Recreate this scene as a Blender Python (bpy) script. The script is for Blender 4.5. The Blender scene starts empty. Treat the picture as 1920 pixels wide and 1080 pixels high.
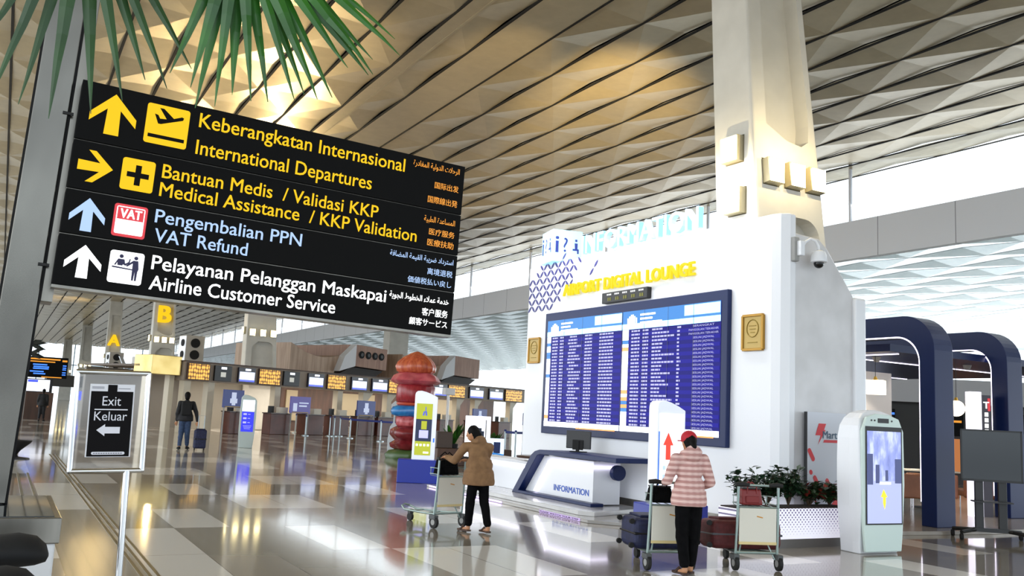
import bpy, bmesh, math, random, unicodedata
from mathutils import Vector, Matrix, noise
random.seed(7)
S = bpy.context.scene
COL = S.collection
PI = math.pi
# ------------------------------------------------------------------ camera
EYE = 1.58
roll, pitch, yaw = math.atan(.05), math.atan(236.7/1687), math.radians(29.1307)
Fv = Vector((math.sin(yaw)*math.cos(pitch), math.cos(yaw)*math.cos(pitch), math.sin(pitch)))
R0 = Vector((math.cos(yaw), -math.sin(yaw), 0)); U0 = R0.cross(Fv)
Rv = R0*math.cos(roll)+U0*math.sin(roll); Uv = U0*math.cos(roll)-R0*math.sin(roll)
cam = bpy.data.cameras.new('camera'); cam.sensor_width = 36; cam.lens = 1687/1920*36
cam.clip_end = 600; cam.clip_start = .05
co = bpy.data.objects.new('camera', cam); COL.objects.link(co)
m = Matrix((Rv, Uv, -Fv)).transposed().to_4x4(); m.translation = Vector((0, 0, EYE)); co.matrix_world = m
S.camera = co
# ------------------------------------------------------------------ world, exposure
S.view_settings.view_transform = 'Standard'; S.view_settings.look = 'None'
S.view_settings.gamma = 1; S.view_settings.exposure = 0.15; S.view_settings.use_curve_mapping = False
W = bpy.data.worlds.new('sky'); S.world = W; W.use_nodes = True
nt = W.node_tree; nt.nodes.clear()
wo = nt.nodes.new('ShaderNodeOutputWorld'); bg = nt.nodes.new('ShaderNodeBackground')
tc = nt.nodes.new('ShaderNodeTexCoord'); sx = nt.nodes.new('ShaderNodeSeparateXYZ'); rp = nt.nodes.new('ShaderNodeValToRGB')
rp.color_ramp.elements[0].position = .47; rp.color_ramp.elements[0].color = (.16, .17, .18, 1)
rp.color_ramp.elements[1].position = .5; rp.color_ramp.elements[1].color = (.82, .92, 1.0, 1)
mp = nt.nodes.new('ShaderNodeMath'); mp.operation = 'MULTIPLY_ADD'; mp.inputs[1].default_value = .5; mp.inputs[2].default_value = .5
nt.links.new(tc.outputs['Generated'], sx.inputs[0]); nt.links.new(sx.outputs[2], mp.inputs[0]); nt.links.new(mp.outputs[0], rp.inputs[0])
nt.links.new(rp.outputs[0], bg.inputs[0]); bg.inputs[1].default_value = 2.2; nt.links.new(bg.outputs[0], wo.inputs[0])
# ------------------------------------------------------------------ large lights
def area(name, loc, rot, sx_, sy_, power, col=(1, 1, 1)):
    l = bpy.data.lights.new(name, 'AREA'); l.shape = 'RECTANGLE'; l.size = sx_; l.size_y = sy_; l.energy = power; l.color = col
    o = bpy.data.objects.new(name, l); o.location = loc; o.rotation_euler = rot; COL.objects.link(o); return o
def spot(name, loc, target, power, col, angle=60, blend=.6, r=.05):
    l = bpy.data.lights.new(name, 'SPOT'); l.energy = power; l.color = col; l.spot_size = math.radians(angle); l.spot_blend = blend; l.shadow_soft_size = r
    o = bpy.data.objects.new(name, l); o.location = loc
    o.rotation_euler = (Vector(target)-Vector(loc)).to_track_quat('-Z', 'Y').to_euler(); COL.objects.link(o); return o
area('clerestory_daylight', (27.25, 50, 10.5), (0, math.radians(68), 0), 1.9, 120, 500, (.93, .97, 1))
area('side_facade_daylight', (65.5, 45, 4), (0, math.radians(90), 0), 7, 110, 5500, (.9, .97, 1))
area('check_in_soffit_light', (20.2, 52.4, 2.9), (0, 0, math.radians(23.14)), 26, 2.2, 900, (1, .9, .76))
area('partition_fill_light', (8.9, 13, 5.6), (math.radians(0), math.radians(-28), 0), .5, 6.5, 150, (.95, .96, 1))  # added light without a fixture, brightens the white partition
area('facade_daylight', (-14, 42, 5), (0, math.radians(-90), 0), 9, 100, 3600, (1, .97, .93))
# ------------------------------------------------------------------ materials
def lin(h):
    if isinstance(h, str):
        c = [int(h[i:i+2], 16)/255 for i in (1, 3, 5)]
        return tuple(x/12.92 if x <= .04045 else ((x+.055)/1.055)**2.4 for x in c)
    return tuple(h)
MC = {}
def M(name, col='#808080', rough=.5, metal=0., emit=None, es=0., spec=.5, coat=0., alpha=1., trans=0.):
    if name in MC: return MC[name]
    mt = bpy.data.materials.new(name); mt.use_nodes = True; b = mt.node_tree.nodes['Principled BSDF']
    b.inputs['Base Color'].default_value = (*lin(col), 1); b.inputs['Roughness'].default_value = rough; b.inputs['Metallic'].default_value = metal
    b.inputs['Specular IOR Level'].default_value = spec; b.inputs['Coat Weight'].default_value = coat; b.inputs['Transmission Weight'].default_value = trans
    b.inputs['Alpha'].default_value = alpha
    if emit: b.inputs['Emission Color'].default_value = (*lin(emit), 1); b.inputs['Emission Strength'].default_value = es
    MC[name] = mt; return mt
def nodes(mt):
    t = mt.node_tree; return t, t.nodes, t.links, t.nodes['Principled BSDF']
def noise_mix(name, c1, c2, scale, rough=.5, metal=0, stretch=(1, 1, 1), bump=0, spec=.5, lo=.35, hi=.65):
    mt = M(name, c1, rough, metal, spec=spec); t, N, L, b = nodes(mt)
    tcn = N.new('ShaderNodeTexCoord'); mpn = N.new('ShaderNodeMapping'); mpn.inputs['Scale'].default_value = stretch
    nz = N.new('ShaderNodeTexNoise'); nz.inputs['Scale'].default_value = scale; nz.inputs['Detail'].default_value = 3
    cr = N.new('ShaderNodeValToRGB'); cr.color_ramp.elements[0].color = (*lin(c1), 1); cr.color_ramp.elements[1].color = (*lin(c2), 1)
    cr.color_ramp.elements[0].position = lo; cr.color_ramp.elements[1].position = hi
    L.new(tcn.outputs['Object'], mpn.inputs[0]); L.new(mpn.outputs[0], nz.inputs[0]); L.new(nz.outputs[0], cr.inputs[0]); L.new(cr.outputs[0], b.inputs['Base Color'])
    if bump:
        bp = N.new('ShaderNodeBump'); bp.inputs['Strength'].default_value = bump; bp.inputs['Distance'].default_value = .01
        L.new(nz.outputs[0], bp.inputs['Height']); L.new(bp.outputs[0], b.inputs['Normal'])
    return mt
WHITE = M('white_gloss', '#e9ebf0', .25); WHITEM = M('white_matt', '#dedfe2', .6)
BLACK = M('black_plastic', '#0c0c0e', .4); BLACKM = M('black_matt', '#08080a', .8); DARK = M('dark_grey', '#2a2b2e', .5)
NAVY = M('navy_lacquer', '#0f2150', .38, spec=.3); NAVYF = M('navy_fabric', '#1a2350', .7); BLUE = M('royal_blue', '#1b2f9a', .35)
STEEL = noise_mix('brushed_steel', '#6f6c66', '#88857e', 6, .3, .9, (1, 1, .2), lo=.3, hi=.7)
CHROME = M('chrome', '#c9cbce', .12, 1.); ALU = M('aluminium', '#a9b4b8', .35, .7); GREY = M('grey_paint', '#9a9a98', .5)
GOLD = noise_mix('gold_plate', '#b8902c', '#d8b656', 30, .3, .6)
SIGNBLK = M('sign_black', '#050505', .6, spec=.12)
E_Y = M('lit_yellow', '#4a3600', .5, emit='#ffce22', es=.92, spec=.1); E_W = M('lit_white', '#ffffff', .5, emit='#ffffff', es=1.0)
E_LB = M('lit_pale_blue', '#30363c', .5, emit='#c9e4ff', es=.95); E_R = M('lit_red', '#5a1016', .5, emit='#e23a44', es=.85)
E_LED = M('led_strip', '#ffffff', .5, emit='#efe6ff', es=3.0); E_LAMP = M('lamp_glass', '#fff3c8', .4, emit='#ffe9a8', es=9.0)
E_WARM = M('warm_lamp', '#fff0d0', .4, emit='#ffe9c8', es=3.5); E_AMB = M('amber_panel_glow', '#c87818', .5, emit='#d98a1c', es=1.0)
E_NAVY = M('screen_navy', '#04041c', .3, emit='#140a98', es=.62, spec=.1); E_SKY = M('screen_sky', '#0a1a30', .3, emit='#3f96ec', es=.85, spec=.25)
E_SCRW = M('screen_white', '#eef2ff', .15, emit='#eef2ff', es=1.0); E_SCRB = M('screen_blue', '#2a3fd8', .15, emit='#3446e6', es=1.0)
WOOD = noise_mix('pod_wood', '#b08c78', '#967262', 2.2, .55, 0, (3, 3, .25)); BROWN = noise_mix('brown_panel', '#5a4033', '#46322a', 2, .5, 0, (2, 2, .3))
SKIN = M('skin', '#b98561', .5); HAIR = M('black_hair', '#0a0807', .65, spec=.15); BLACKCL = noise_mix('black_cloth', '#060607', '#0c0c0e', 20, .9, spec=.1)
GLASS = M('clear_glass', '#ffffff', .02, trans=1., spec=.3)
GREEN = noise_mix('leaf_green', '#1e4a20', '#33682c', 9, .45); PALMG = noise_mix('palm_green', '#1a4a10', '#2f6c1a', 5, .4)
# ------------------------------------------------------------------ mesh builder
AR = None
def shape_arabic(s):
    global AR
    if AR is None:
        AR = {}
        for c in range(0xFE70, 0xFEFD):
            d = unicodedata.decomposition(chr(c)).split()
            if d and d[0] in ('<isolated>', '<final>', '<initial>', '<medial>'):
                AR.setdefault(''.join(chr(int(x, 16)) for x in d[1:]), {})[d[0][1:-1]] = chr(c)
    s = s.replace('لا', '\u0001'); out = []
    g = lambda ch: AR.get('لا' if ch == '\u0001' else ch, {})
    for i, ch in enumerate(s):
        if ch == ' ': out.append(' '); continue
        p = i > 0 and 'initial' in g(s[i-1]); n = i+1 < len(s) and s[i+1] != ' ' and 'initial' in g(ch) and 'final' in g(s[i+1])
        f = 'medial' if p and n else 'final' if p else 'initial' if n else 'isolated'
        out.append(g(ch).get(f, ch))
    return ''.join(reversed(out))
TXT = {}
def text_data(s, bold=0., ext=0.):
    k = (s, ext)
    if k not in TXT:
        c = bpy.data.curves.new('lettering', 'FONT'); c.body = s; c.extrude = ext; c.resolution_u = 3
        o = bpy.data.objects.new('lettering', c); COL.objects.link(o); bpy.context.view_layer.update()
        me = o.to_mesh(); V = [tuple(v.co) for v in me.vertices]; P = [tuple(p.vertices) for p in me.polygons]
        o.to_mesh_clear(); bpy.data.objects.remove(o); bpy.data.curves.remove(c)
        xs = [v[0] for v in V]; ys = [v[1] for v in V]
        TXT[k] = (V, P, min(xs), max(xs), min(ys), max(ys))
    V, P, x0, x1, y0, y1 = TXT[k]
    if not bold: return TXT[k]
    n = len(V); W_ = []; Q = []                                     # a heavier weight: the outline laid down four times, a hair apart
    for i, (dx, dy) in enumerate(((-bold, -bold*.5), (bold, -bold*.5), (-bold, bold*.5), (bold, bold*.5))):
        W_ += [(x+dx, y+dy, z+.0012*i) for x, y, z in V]; Q += [tuple(j+n*i for j in p) for p in P]
    return W_, Q, x0-bold, x1+bold, y0-bold*.5, y1+bold*.5
class MB:
    def __init__(s): s.v = []; s.f = []; s.mi = []; s.cur = 0
    def add(s, V, Fs):
        n = len(s.v); s.v += [tuple(v) for v in V]; s.f += [tuple(i+n for i in f) for f in Fs]; s.mi += [s.cur]*len(Fs); return s
    def box(s, x0, x1, y0, y1, z0, z1):
        V = [(x, y, z) for z in (z0, z1) for y in (y0, y1) for x in (x0, x1)]
        return s.add(V, [(0, 2, 3, 1), (4, 5, 7, 6), (0, 1, 5, 4), (2, 6, 7, 3), (0, 4, 6, 2), (1, 3, 7, 5)])
    def boxc(s, c, d, rz=0, ry=0, rx=0):
        n = len(s.v); s.box(-d[0]/2, d[0]/2, -d[1]/2, d[1]/2, -d[2]/2, d[2]/2)
        R = Matrix.Rotation(rz, 3, 'Z') @ Matrix.Rotation(ry, 3, 'Y') @ Matrix.Rotation(rx, 3, 'X')
        for i in range(n, len(s.v)): s.v[i] = tuple(R @ Vector(s.v[i])+Vector(c))
        return s
    def prism(s, poly, fn, d0, d1):
        n = len(poly); V = [fn(a, b, d0) for a, b in poly]+[fn(a, b, d1) for a, b in poly]
        return s.add(V, [tuple(range(n))[::-1], tuple(range(n, 2*n))]+[(i, (i+1) % n, n+(i+1) % n, n+i) for i in range(n)])
    def tube(s, pts, r, n=8, closed=False):
        pts = [Vector(p) for p in pts]; rs = r if isinstance(r, (list, tuple)) else [r]*len(pts); V = []; Fs = []; k = len(pts)
        up = None
        for i, p in enumerate(pts):
            a = pts[(i-1) % k] if closed or i > 0 else p; b = pts[(i+1) % k] if closed or i < k-1 else p
            t = (b-a).normalized()
            if up is None: up = t.orthogonal().normalized()
            u = (up-t*up.dot(t)); u = u.normalized() if u.length > 1e-6 else t.orthogonal().normalized(); up = u; w = t.cross(u)
            V += [p+(u*math.cos(2*PI*j/n)+w*math.sin(2*PI*j/n))*rs[i] for j in range(n)]
        for i in range(k if closed else k-1):
            for j in range(n): Fs.append((i*n+j, i*n+(j+1) % n, ((i+1) % k)*n+(j+1) % n, ((i+1) % k)*n+j))
        if not closed: Fs += [tuple(range(n))[::-1], tuple((k-1)*n+j for j in range(n))]
        return s.add(V, Fs)
    def lathe(s, prof, c=(0, 0, 0), n=20, sy=1., wob=None):
        V = []; Fs = []
        for i, (r, z) in enumerate(prof):
            for j in range(n):
                a = 2*PI*j/n; q = r*(wob(a, z) if wob else 1); V.append((c[0]+q*math.cos(a), c[1]+q*math.sin(a)*sy, c[2]+z))
        for i in range(len(prof)-1):
            for j in range(n): Fs.append((i*n+j, i*n+(j+1) % n, (i+1)*n+(j+1) % n, (i+1)*n+j))
        Fs += [tuple(range(n))[::-1], tuple((len(prof)-1)*n+j for j in range(n))]
        return s.add(V, Fs)
    def ball(s, c, r, nu=14, nv=9, R=None):
        r = (r, r, r) if not isinstance(r, (tuple, list)) else r; V = []; Fs = []; c = Vector(c)
        for i in range(1, nv):
            for j in range(nu):
                a = PI*i/nv; b = 2*PI*j/nu; q = Vector((r[0]*math.sin(a)*math.cos(b), r[1]*math.sin(a)*math.sin(b), r[2]*math.cos(a)))
                V.append(c+(R @ q if R else q))
        q = Vector((0, 0, r[2])); V += [c+(R @ q if R else q), c-(R @ q if R else q)]; t = len(V)-2
        for i in range(nv-2):
            for j in range(nu): Fs.append((i*nu+j, (i+1)*nu+j, (i+1)*nu+(j+1) % nu, i*nu+(j+1) % nu))
        for j in range(nu): Fs += [(t, j, (j+1) % nu), (t+1, (nv-2)*nu+(j+1) % nu, (nv-2)*nu+j)]
        return s.add(V, Fs)
    def cone(s, a, b, ra, rb, n=12):
        s.tube([a, b], [ra, rb], n); s.ball(a, ra, n, 7); s.ball(b, rb, n, 7); return s
    def text(s, t, org, u, v, w=None, cap=.1, bold=0., ext=0., align='l', box=False):
        """lettering laid on a surface: org is the left (or right) end of the baseline, u reads along, v points up"""
        V, P, x0, x1, y0, y1 = text_data(t, bold, ext)
        ky = cap/(y1-y0) if box else cap/.7; kx = (w/(x1-x0)) if w else ky
        u = Vector(u).normalized(); v = Vector(v).normalized(); nn = u.cross(v); o = Vector(org)
        sh = {'l': -x0, 'r': -x1, 'c': -(x0+x1)/2}[align]; yb = -y0 if box else 0
        return s.add([o+u*(a+sh)*kx+v*(b+yb)*ky+nn*c*ky for a, b, c in V], P)
    def flat(s, poly, org, u, v, d=.0):
        u = Vector(u).normalized(); v = Vector(v).normalized(); nn = u.cross(v); o = Vector(org); n = len(poly)
        if d == 0: return s.add([o+u*a+v*b for a, b in poly], [tuple(range(n))])
        return s.prism(poly, lambda a, b, c: o+u*a+v*b+nn*c, 0, d)
    def xf(s, mat):
        s.v = [tuple(mat @ Vector(p)) for p in s.v]; return s
    def build(s, name, mat, parent=None, bevel=0, smooth=0, seg=2):
        me = bpy.data.meshes.new(name); me.from_pydata(s.v, [], s.f)
        for mt in (mat if isinstance(mat, (list, tuple)) else [mat]): me.materials.append(mt)
        me.polygons.foreach_set('material_index', s.mi)
        if smooth:
            me.polygons.foreach_set('use_smooth', [True]*len(me.polygons)); me.set_sharp_from_angle(angle=math.radians(smooth))
        me.validate(); me.update()
        bm = bmesh.new(); bm.from_mesh(me); bmesh.ops.recalc_face_normals(bm, faces=bm.faces); bm.to_mesh(me); bm.free()
        o = bpy.data.objects.new(name, me); COL.objects.link(o)
        if parent: o.parent = parent
        if bevel:
            md = o.modifiers.new('edge', 'BEVEL'); md.width = bevel; md.segments = seg; md.limit_method = 'ANGLE'; md.angle_limit = math.radians(40); md.harden_normals = False
        return o
def tag(o, label, cat, group=None):
    o['label'] = label; o['category'] = cat
    if group: o['group'] = group
    return o
def thing(name, label, cat, loc=(0, 0, 0), rz=0, group=None):
    o = bpy.data.objects.new(name, None); COL.objects.link(o); o.empty_display_size = .2
    o.location = loc; o.rotation_euler = (0, 0, rz); return tag(o, label, cat, group)
def struct(o): o['kind'] = 'structure'; return o
def dup(o, loc=None, rz=None, label=None, parent=None):
    c = o.copy(); COL.objects.link(c)
    if parent: c.parent = parent
    if loc is not None: c.location = loc
    if rz is not None: c.rotation_euler = (0, 0, rz)
    if label: c['label'] = label
    for ch in list(o.children): dup(ch, parent=c)
    return c
def rrect(w, h, r, n=5, x=0, y=0):
    P = []
    for cx, cy, a0 in ((x+w-r, y+h-r, 0), (x+r, y+h-r, PI/2), (x+r, y+r, PI), (x+w-r, y+r, 1.5*PI)):
        P += [(cx+r*math.cos(a0+PI/2*i/n), cy+r*math.sin(a0+PI/2*i/n)) for i in range(n+1)]
    return P
X3, Y3, Z3 = Vector((1, 0, 0)), Vector((0, 1, 0)), Vector((0, 0, 1))
# ================================================================== SETTING
ZC = 11.5; WS = 1.389; DY = 2.18; X_END = 27.3; Y_END = 212.
def make_floor():
    mt = M('polished_tile', '#8d857a', .085, 0, spec=.9, coat=.12); t, N, L, b = nodes(mt)
    b.inputs['Coat Roughness'].default_value = .03
    geo = N.new('ShaderNodeTexCoord'); sp = N.new('ShaderNodeSeparateXYZ'); L.new(geo.outputs['Object'], sp.inputs[0])
    def mth(op, a, bb=None, c=None):
        n = N.new('ShaderNodeMath'); n.operation = op
        for i, q in enumerate((a, bb, c)):
            if q is None: continue
            if isinstance(q, (int, float)): n.inputs[i].default_value = q
            else: L.new(q, n.inputs[i])
        return n.outputs[0]
    gx = mth('DIVIDE', sp.outputs[0], .68); gy = mth('DIVIDE', mth('ADD', sp.outputs[1], .15), 2.0)
    ix = mth('FLOOR', gx); iy = mth('FLOOR', gy)
    k = mth('FLOORED_MODULO', mth('MULTIPLY_ADD', iy, 2.0, ix), 5.0); light = mth('LESS_THAN', k, .9)
    k2 = mth('FLOORED_MODULO', mth('MULTIPLY_ADD', ix, 3.0, iy), 11.0); light2 = mth('LESS_THAN', k2, .9)
    lg = mth('MAXIMUM', light, light2)
    wn = N.new('ShaderNodeTexWhiteNoise'); cb = N.new('ShaderNodeCombineXYZ'); L.new(ix, cb.inputs[0]); L.new(iy, cb.inputs[1]); L.new(cb.outputs[0], wn.inputs[0])
    fx = mth('ABSOLUTE', mth('SUBTRACT', mth('FRACT', gx), .5)); fy = mth('ABSOLUTE', mth('SUBTRACT', mth('FRACT', gy), .5))
    joint = mth('MAXIMUM', mth('GREATER_THAN', fx, .4945), mth('GREATER_THAN', fy, .4982))
    nz = N.new('ShaderNodeTexNoise'); nz.inputs['Scale'].default_value = 1.3; L.new(geo.outputs['Object'], nz.inputs[0])
    m1 = N.new('ShaderNodeMix'); m1.data_type = 'RGBA'; m1.inputs[6].default_value = (*lin('#8d8476'), 1); m1.inputs[7].default_value = (*lin('#a1988a'), 1); L.new(wn.outputs[0], m1.inputs[0])
    m2 = N.new('ShaderNodeMix'); m2.data_type = 'RGBA'; m2.inputs[7].default_value = (*lin('#e4dfd6'), 1); L.new(lg, m2.inputs[0]); L.new(m1.outputs[2], m2.inputs[6])
    m3 = N.new('ShaderNodeMix'); m3.data_type = 'RGBA'; m3.inputs[7].default_value = (*lin('#4e483f'), 1); L.new(joint, m3.inputs[0]); L.new(m2.outputs[2], m3.inputs[6]); L.new(m3.outputs[2], b.inputs['Base Color'])
    bp = N.new('ShaderNodeBump'); bp.inputs['Strength'].default_value = .02; bp.inputs['Distance'].default_value = .02; L.new(nz.outputs[0], bp.inputs['Height']); L.new(bp.outputs[0], b.inputs['Normal'])
    struct(MB().box(-60, 90, -12, 215, -.3, 0).build('floor', mt))
make_floor()
CEILM = noise_mix('folded_aluminium', '#b9ab8c', '#c7b999', 3, .32, .4, lo=.2, hi=.8)
def folded(x0, n, z, y0, y1, flat_at=(), d=.085):
    b = MB()
    for i in range(n):
        xa, xb = x0+i*WS+.035, x0+(i+1)*WS-.035; ph = i % 2
        if i in flat_at: b.add([(xa, y0, z), (xb, y0, z), (xb, y1, z), (xa, y1, z)], [(0, 1, 2, 3)]); continue
        ny = int((y1-y0)/DY); V = []; Fs = []
        for k in range(ny+1):
            e = (k+ph) % 2; y = y0+k*DY
            V += [(xa, y, z+(0 if e == 0 else d)), (xb, y, z+(d if e == 0 else 0))]
        for k in range(ny):
            e = (k+ph) % 2; a, c, f, g = 2*k, 2*k+1, 2*k+3, 2*k+2
            Fs += [(a, c, f), (a, f, g)] if e == 0 else [(c, f, g), (c, g, a)]
        b.add(V, Fs)
    return b
XS0 = .758*9.92-13*WS                                              # first seam of the main ceiling
NS = int((X_END-XS0)/WS)+1
struct(folded(XS0, NS, ZC, -11, Y_END, flat_at=(15,)).build('ceiling', CEILM))
struct(MB().box(XS0-.3, X_END+.4, -11.5, Y_END, ZC+.55, ZC+.75).build('ceiling', M('ceiling_void', '#141414', .9)))
b = MB()
for i in range(NS+1):
    b.box(XS0+i*WS-.035, XS0+i*WS+.035, -11, Y_END, ZC-.012, ZC+.02)
struct(b.build('trim_1', M('seam_black', '#050505', .8)))
xs = .945*9.92
b = MB().box(xs-.035, xs+.035, -11, Y_END, ZC-.012, ZC+.02); b.box(.898*9.92-.02, xs, -11, Y_END, ZC-.004, ZC+.015)
struct(b.build('trim_2', CEILM))
# lower side ceiling, upstand and clerestory
struct(folded(X_END+.3, 27, 8.1, -11, Y_END, d=.1).build('ceiling', noise_mix('folded_aluminium_daylit', '#d3e6ec', '#e4f2f6', 3, .26, .4)))  # paler, bluer copy of the ceiling metal; daylight is put into its colour
def panelled(name, c1, joint, step, axis=1, rough=.5):
    mt = M(name, c1, rough); t, N, L, b = nodes(mt); tcn = N.new('ShaderNodeTexCoord'); sp = N.new('ShaderNodeSeparateXYZ'); L.new(tcn.outputs['Object'], sp.inputs[0])
    dv = N.new('ShaderNodeMath'); dv.operation = 'DIVIDE'; dv.inputs[1].default_value = step; L.new(sp.outputs[axis], dv.inputs[0])
    fr = N.new('ShaderNodeMath'); fr.operation = 'FRACT'; L.new(dv.outputs[0], fr.inputs[0]); lt = N.new('ShaderNodeMath'); lt.operation = 'LESS_THAN'; lt.inputs[1].default_value = .03/step; L.new(fr.outputs[0], lt.inputs[0])
    mx = N.new('ShaderNodeMix'); mx.data_type = 'RGBA'; mx.inputs[6].default_value = (*lin(c1), 1); mx.inputs[7].default_value = (*lin(joint), 1); L.new(lt.outputs[0], mx.inputs[0]); L.new(mx.outputs[2], b.inputs['Base Color']); return mt
struct(MB().box(X_END, X_END+.3, -11, Y_END, 8.0, 9.45).build('wall_right', panelled('upstand_panels', '#e4e8ee', '#8a8e96', 3.1)))
struct(MB().box(X_END+.3, 66, -11, Y_END, 8.6, 8.8).build('ceiling', WHITEM))
struct(MB().box(X_END+.1, X_END+.13, -11, Y_END, 9.45, ZC+.5).build('window_1', GLASS))
b = MB()
for k in range(28): b.box(X_END+.05, X_END+.2, -9+k*8, -8.94+k*8, 9.45, ZC+.5)
struct(b.build('trim_3', WHITEM))
# glazed end of the hall
b = MB()
for k in range(13): b.box(-14+k*6.7, -13.8+k*6.7, Y_END-.2, Y_END, 0, 12)
for z in (3.2, 7.2): b.box(-14, 66, Y_END-.2, Y_END, z, z+.2)
struct(b.build('window_2', M('mullion_blue_grey', '#8fb0c4', .5)))
# tactile guide strips let into the floor
b = MB()
for x in (1.26, 1.33, 1.40): b.box(x, x+.03, 4.5, 26, 0, .004)
struct(b.build('trim_4', M('tactile_brass', '#64583e', .45, .25)))
b = MB()
for x in (.45, .62): b.box(x, x+.04, 14, 20, 0, .004)
struct(b.build('trim_5', M('tactile_steel', '#7a766a', .4, .4)))

# ================================================================== COLUMNS
COLM = noise_mix('column_enamel', '#c9c6bd', '#d3d0c7', 1.5, .45)
GROOVE = M('groove_grey', '#a9a79c', .55)
def column(Y, X0, label, hole=False, letter=None, groove=(6.35, 11.2), lower=(2.6, 4.95), wid=1.7, dep=1.0, lean=.08):
    t = thing('column', label, 'column', (X0, Y, 0), 0, 'tapering columns down the hall')
    # outline at height z : corner near-left at (0,0)
    def fp(z):
        f = z/ZC; w = wid*(1.04-.34*f); y0 = -.45+lean*z; return 0.0, w, y0, y0+dep*(1.05-.25*f)
    b = MB(); lv = [0, 2.5, 5, 7.5, ZC+.3]; V = []; Fs = []
    for z in lv:
        x0, x1, y0, y1 = fp(z); V += [(x0, y0, z), (x1, y0, z), (x1, y1, z), (x0, y1, z)]
    for i in range(len(lv)-1):
        for j in range(4): Fs.append((i*4+j, i*4+(j+1) % 4, i*4+4+(j+1) % 4, i*4+4+j))
    Fs += [(3, 2, 1, 0), tuple(len(V)-4+j for j in range(4))]
    b.add(V, Fs); sh = b.build('shaft', COLM, t, bevel=.05, seg=3)
    # recessed grooves : cut out of the shaft
    cut = MB()
    for (za, zb, rt, rb) in ((groove[0], groove[1], 0, 1), (lower[0], lower[1], 1, 0)):
        P = []; n = 6
        def at_(u, z):
            x0, x1, y0, y1 = fp(z); return (x0+.3*wid/1.7+(x1-x0-.46*wid/1.7)*u, z)
        R = .3
        for i in range(n+1):
            a = PI/2*i/n
            P.append((1-.28*(1-math.cos(a))*rt if rt else 1, zb-R*(1-math.sin(a))*rt))
        if not rt: P = [(1, zb)]
        P += [(.28, zb), (.0, zb-R)] if rt else [(0, zb)]
        P += [(0, za+.1), (.45, za-.12) , (.78, za-.16), (.95, za-.05), (1, za+.25)] if rb else [(0, za), (1, za)]
        pts = [at_(u, z) for u, z in P]
        k = len(pts); V = [(x, fp(z)[2]-.3, z) for x, z in pts]+[(x, fp(z)[2]+.28, z) for x, z in pts]
        cut.add(V, [tuple(range(k))[::-1], tuple(range(k, 2*k))]+[(i, (i+1) % k, k+(i+1) % k, k+i) for i in range(k)])
    lampspots = []
    if hole:
        x0, x1, y0, y1 = fp(5.5)
        for zc_ in (6.02, 5.15):                                    # two niches on the side face
            yy = fp(zc_)[2]+.42; cut.boxc((0, yy, zc_), (.36, .42, .46)); lampspots.append(('s', yy, zc_))
        for k in range(3):
            xx = .34+k*.47; zz = 5.62-.0*k; cut.boxc((xx, fp(zz)[2], zz), (.36, .36, .44)); lampspots.append(('f', xx, zz))
    else:
        for k in range(3): lampspots.append(('f', .3+k*(wid-.75)/2, 5.5))
        lampspots.append(('s', .4, 5.6))
    cu = cut.build('cutter', COLM, t); md = sh.modifiers.new('niches', 'BOOLEAN'); md.object = cu; md.solver = 'EXACT'
    bpy.context.view_layer.update(); dg = bpy.context.evaluated_depsgraph_get()
    me = bpy.data.meshes.new_from_object(sh.evaluated_get(dg)); sh.modifiers.clear(); sh.data = me; bpy.data.objects.remove(cu)
    for kind, q, zz in lampspots:
        if kind == 'f':
            y0 = fp(zz)[2]; l = MB().boxc((q, y0-.03, zz), (.33, .2, .4), rx=-.12); o = l.build('lamp_housing', M('lamp_steel', '#b5ab8c', .4, .3), t)
            MB().boxc((q, y0-.14, zz), (.3, .03, .37)).build('lamp_lens', E_LAMP, o)
        else:
            l = MB().boxc((-.03, q, zz), (.2, .38, .42)); o = l.build('lamp_housing', M('lamp_steel', '#b5ab8c', .4, .3), t)
            MB().boxc((-.14, q, zz), (.03, .35, .39)).build('lamp_lens', E_LAMP, o)
    if letter:
        x0, x1, y0, y1 = fp(7.2); MB().text(letter, ((x1)/2-.02, y0-.06, 6.75), X3, Z3, cap=1.15, bold=.04, ext=.06, align='c').build('letter_'+'sign', E_Y, t)
    return t
C1 = column(10.25, 10.0, 'white tapering column with glowing lamps rising behind the white information wall', hole=True)
column(52.2, 11.9, 'broad white column behind the check-in screens with a row of lamps near its top', groove=(7, 11), lower=(2.3, 5.0), wid=1.95)
column(66.5, 8.75, 'pale column carrying a yellow letter B', letter='B', groove=(6.0, 11), wid=1.75)
column(104.5, 9.3, 'pale column carrying a yellow letter A', letter='A', groove=(5.6, 10), wid=1.75)
column(146, 9.6, 'distant pale column next left of the column with the letter A', wid=1.9)
column(190, 9.6, 'farthest pale column, leftmost in the row beyond the exit stand', wid=2.0)
t = thing('column', 'plain white pillar under the side ceiling, behind the red sculpture', 'column', (27.6, 70, 0), 0, 'tapering columns down the hall')
MB().box(-.2, 1.5, -.6, .8, 0, 8.1).build('shaft', COLM, t, bevel=.05); MB().box(-.24, 1.54, -.64, .84, 0, .3).build('base', GREY, t)
for k, (x, y, z, tx, ty, p, an) in enumerate([(9.3, 11.2, 6.1, 17.3, 25, 26000, 30), (9.3, 11.2, 6.0, 11.5, 22.5, 5000, 20), (9.2, 11.4, 6.2, 6.4, 27, 8000, 24), (9.2, 11.4, 6.2, 3.4, 27.5, 5000, 20), (12.4, 50.5, 5.9, 10, 34, 6000, 40), (13.6, 50.5, 5.9, 17, 38, 6000, 40), (9.3, 64.5, 5.9, 8, 45, 4000, 50), (9.8, 102.5, 5.9, 8, 80, 5000, 50), (9.8, 102.5, 5.9, 4, 108, 5000, 50)]):
    spot('column_uplight', (x, y, z), (tx, ty, ZC), p, (1, .74, .36), an, .9, .05)
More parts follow.
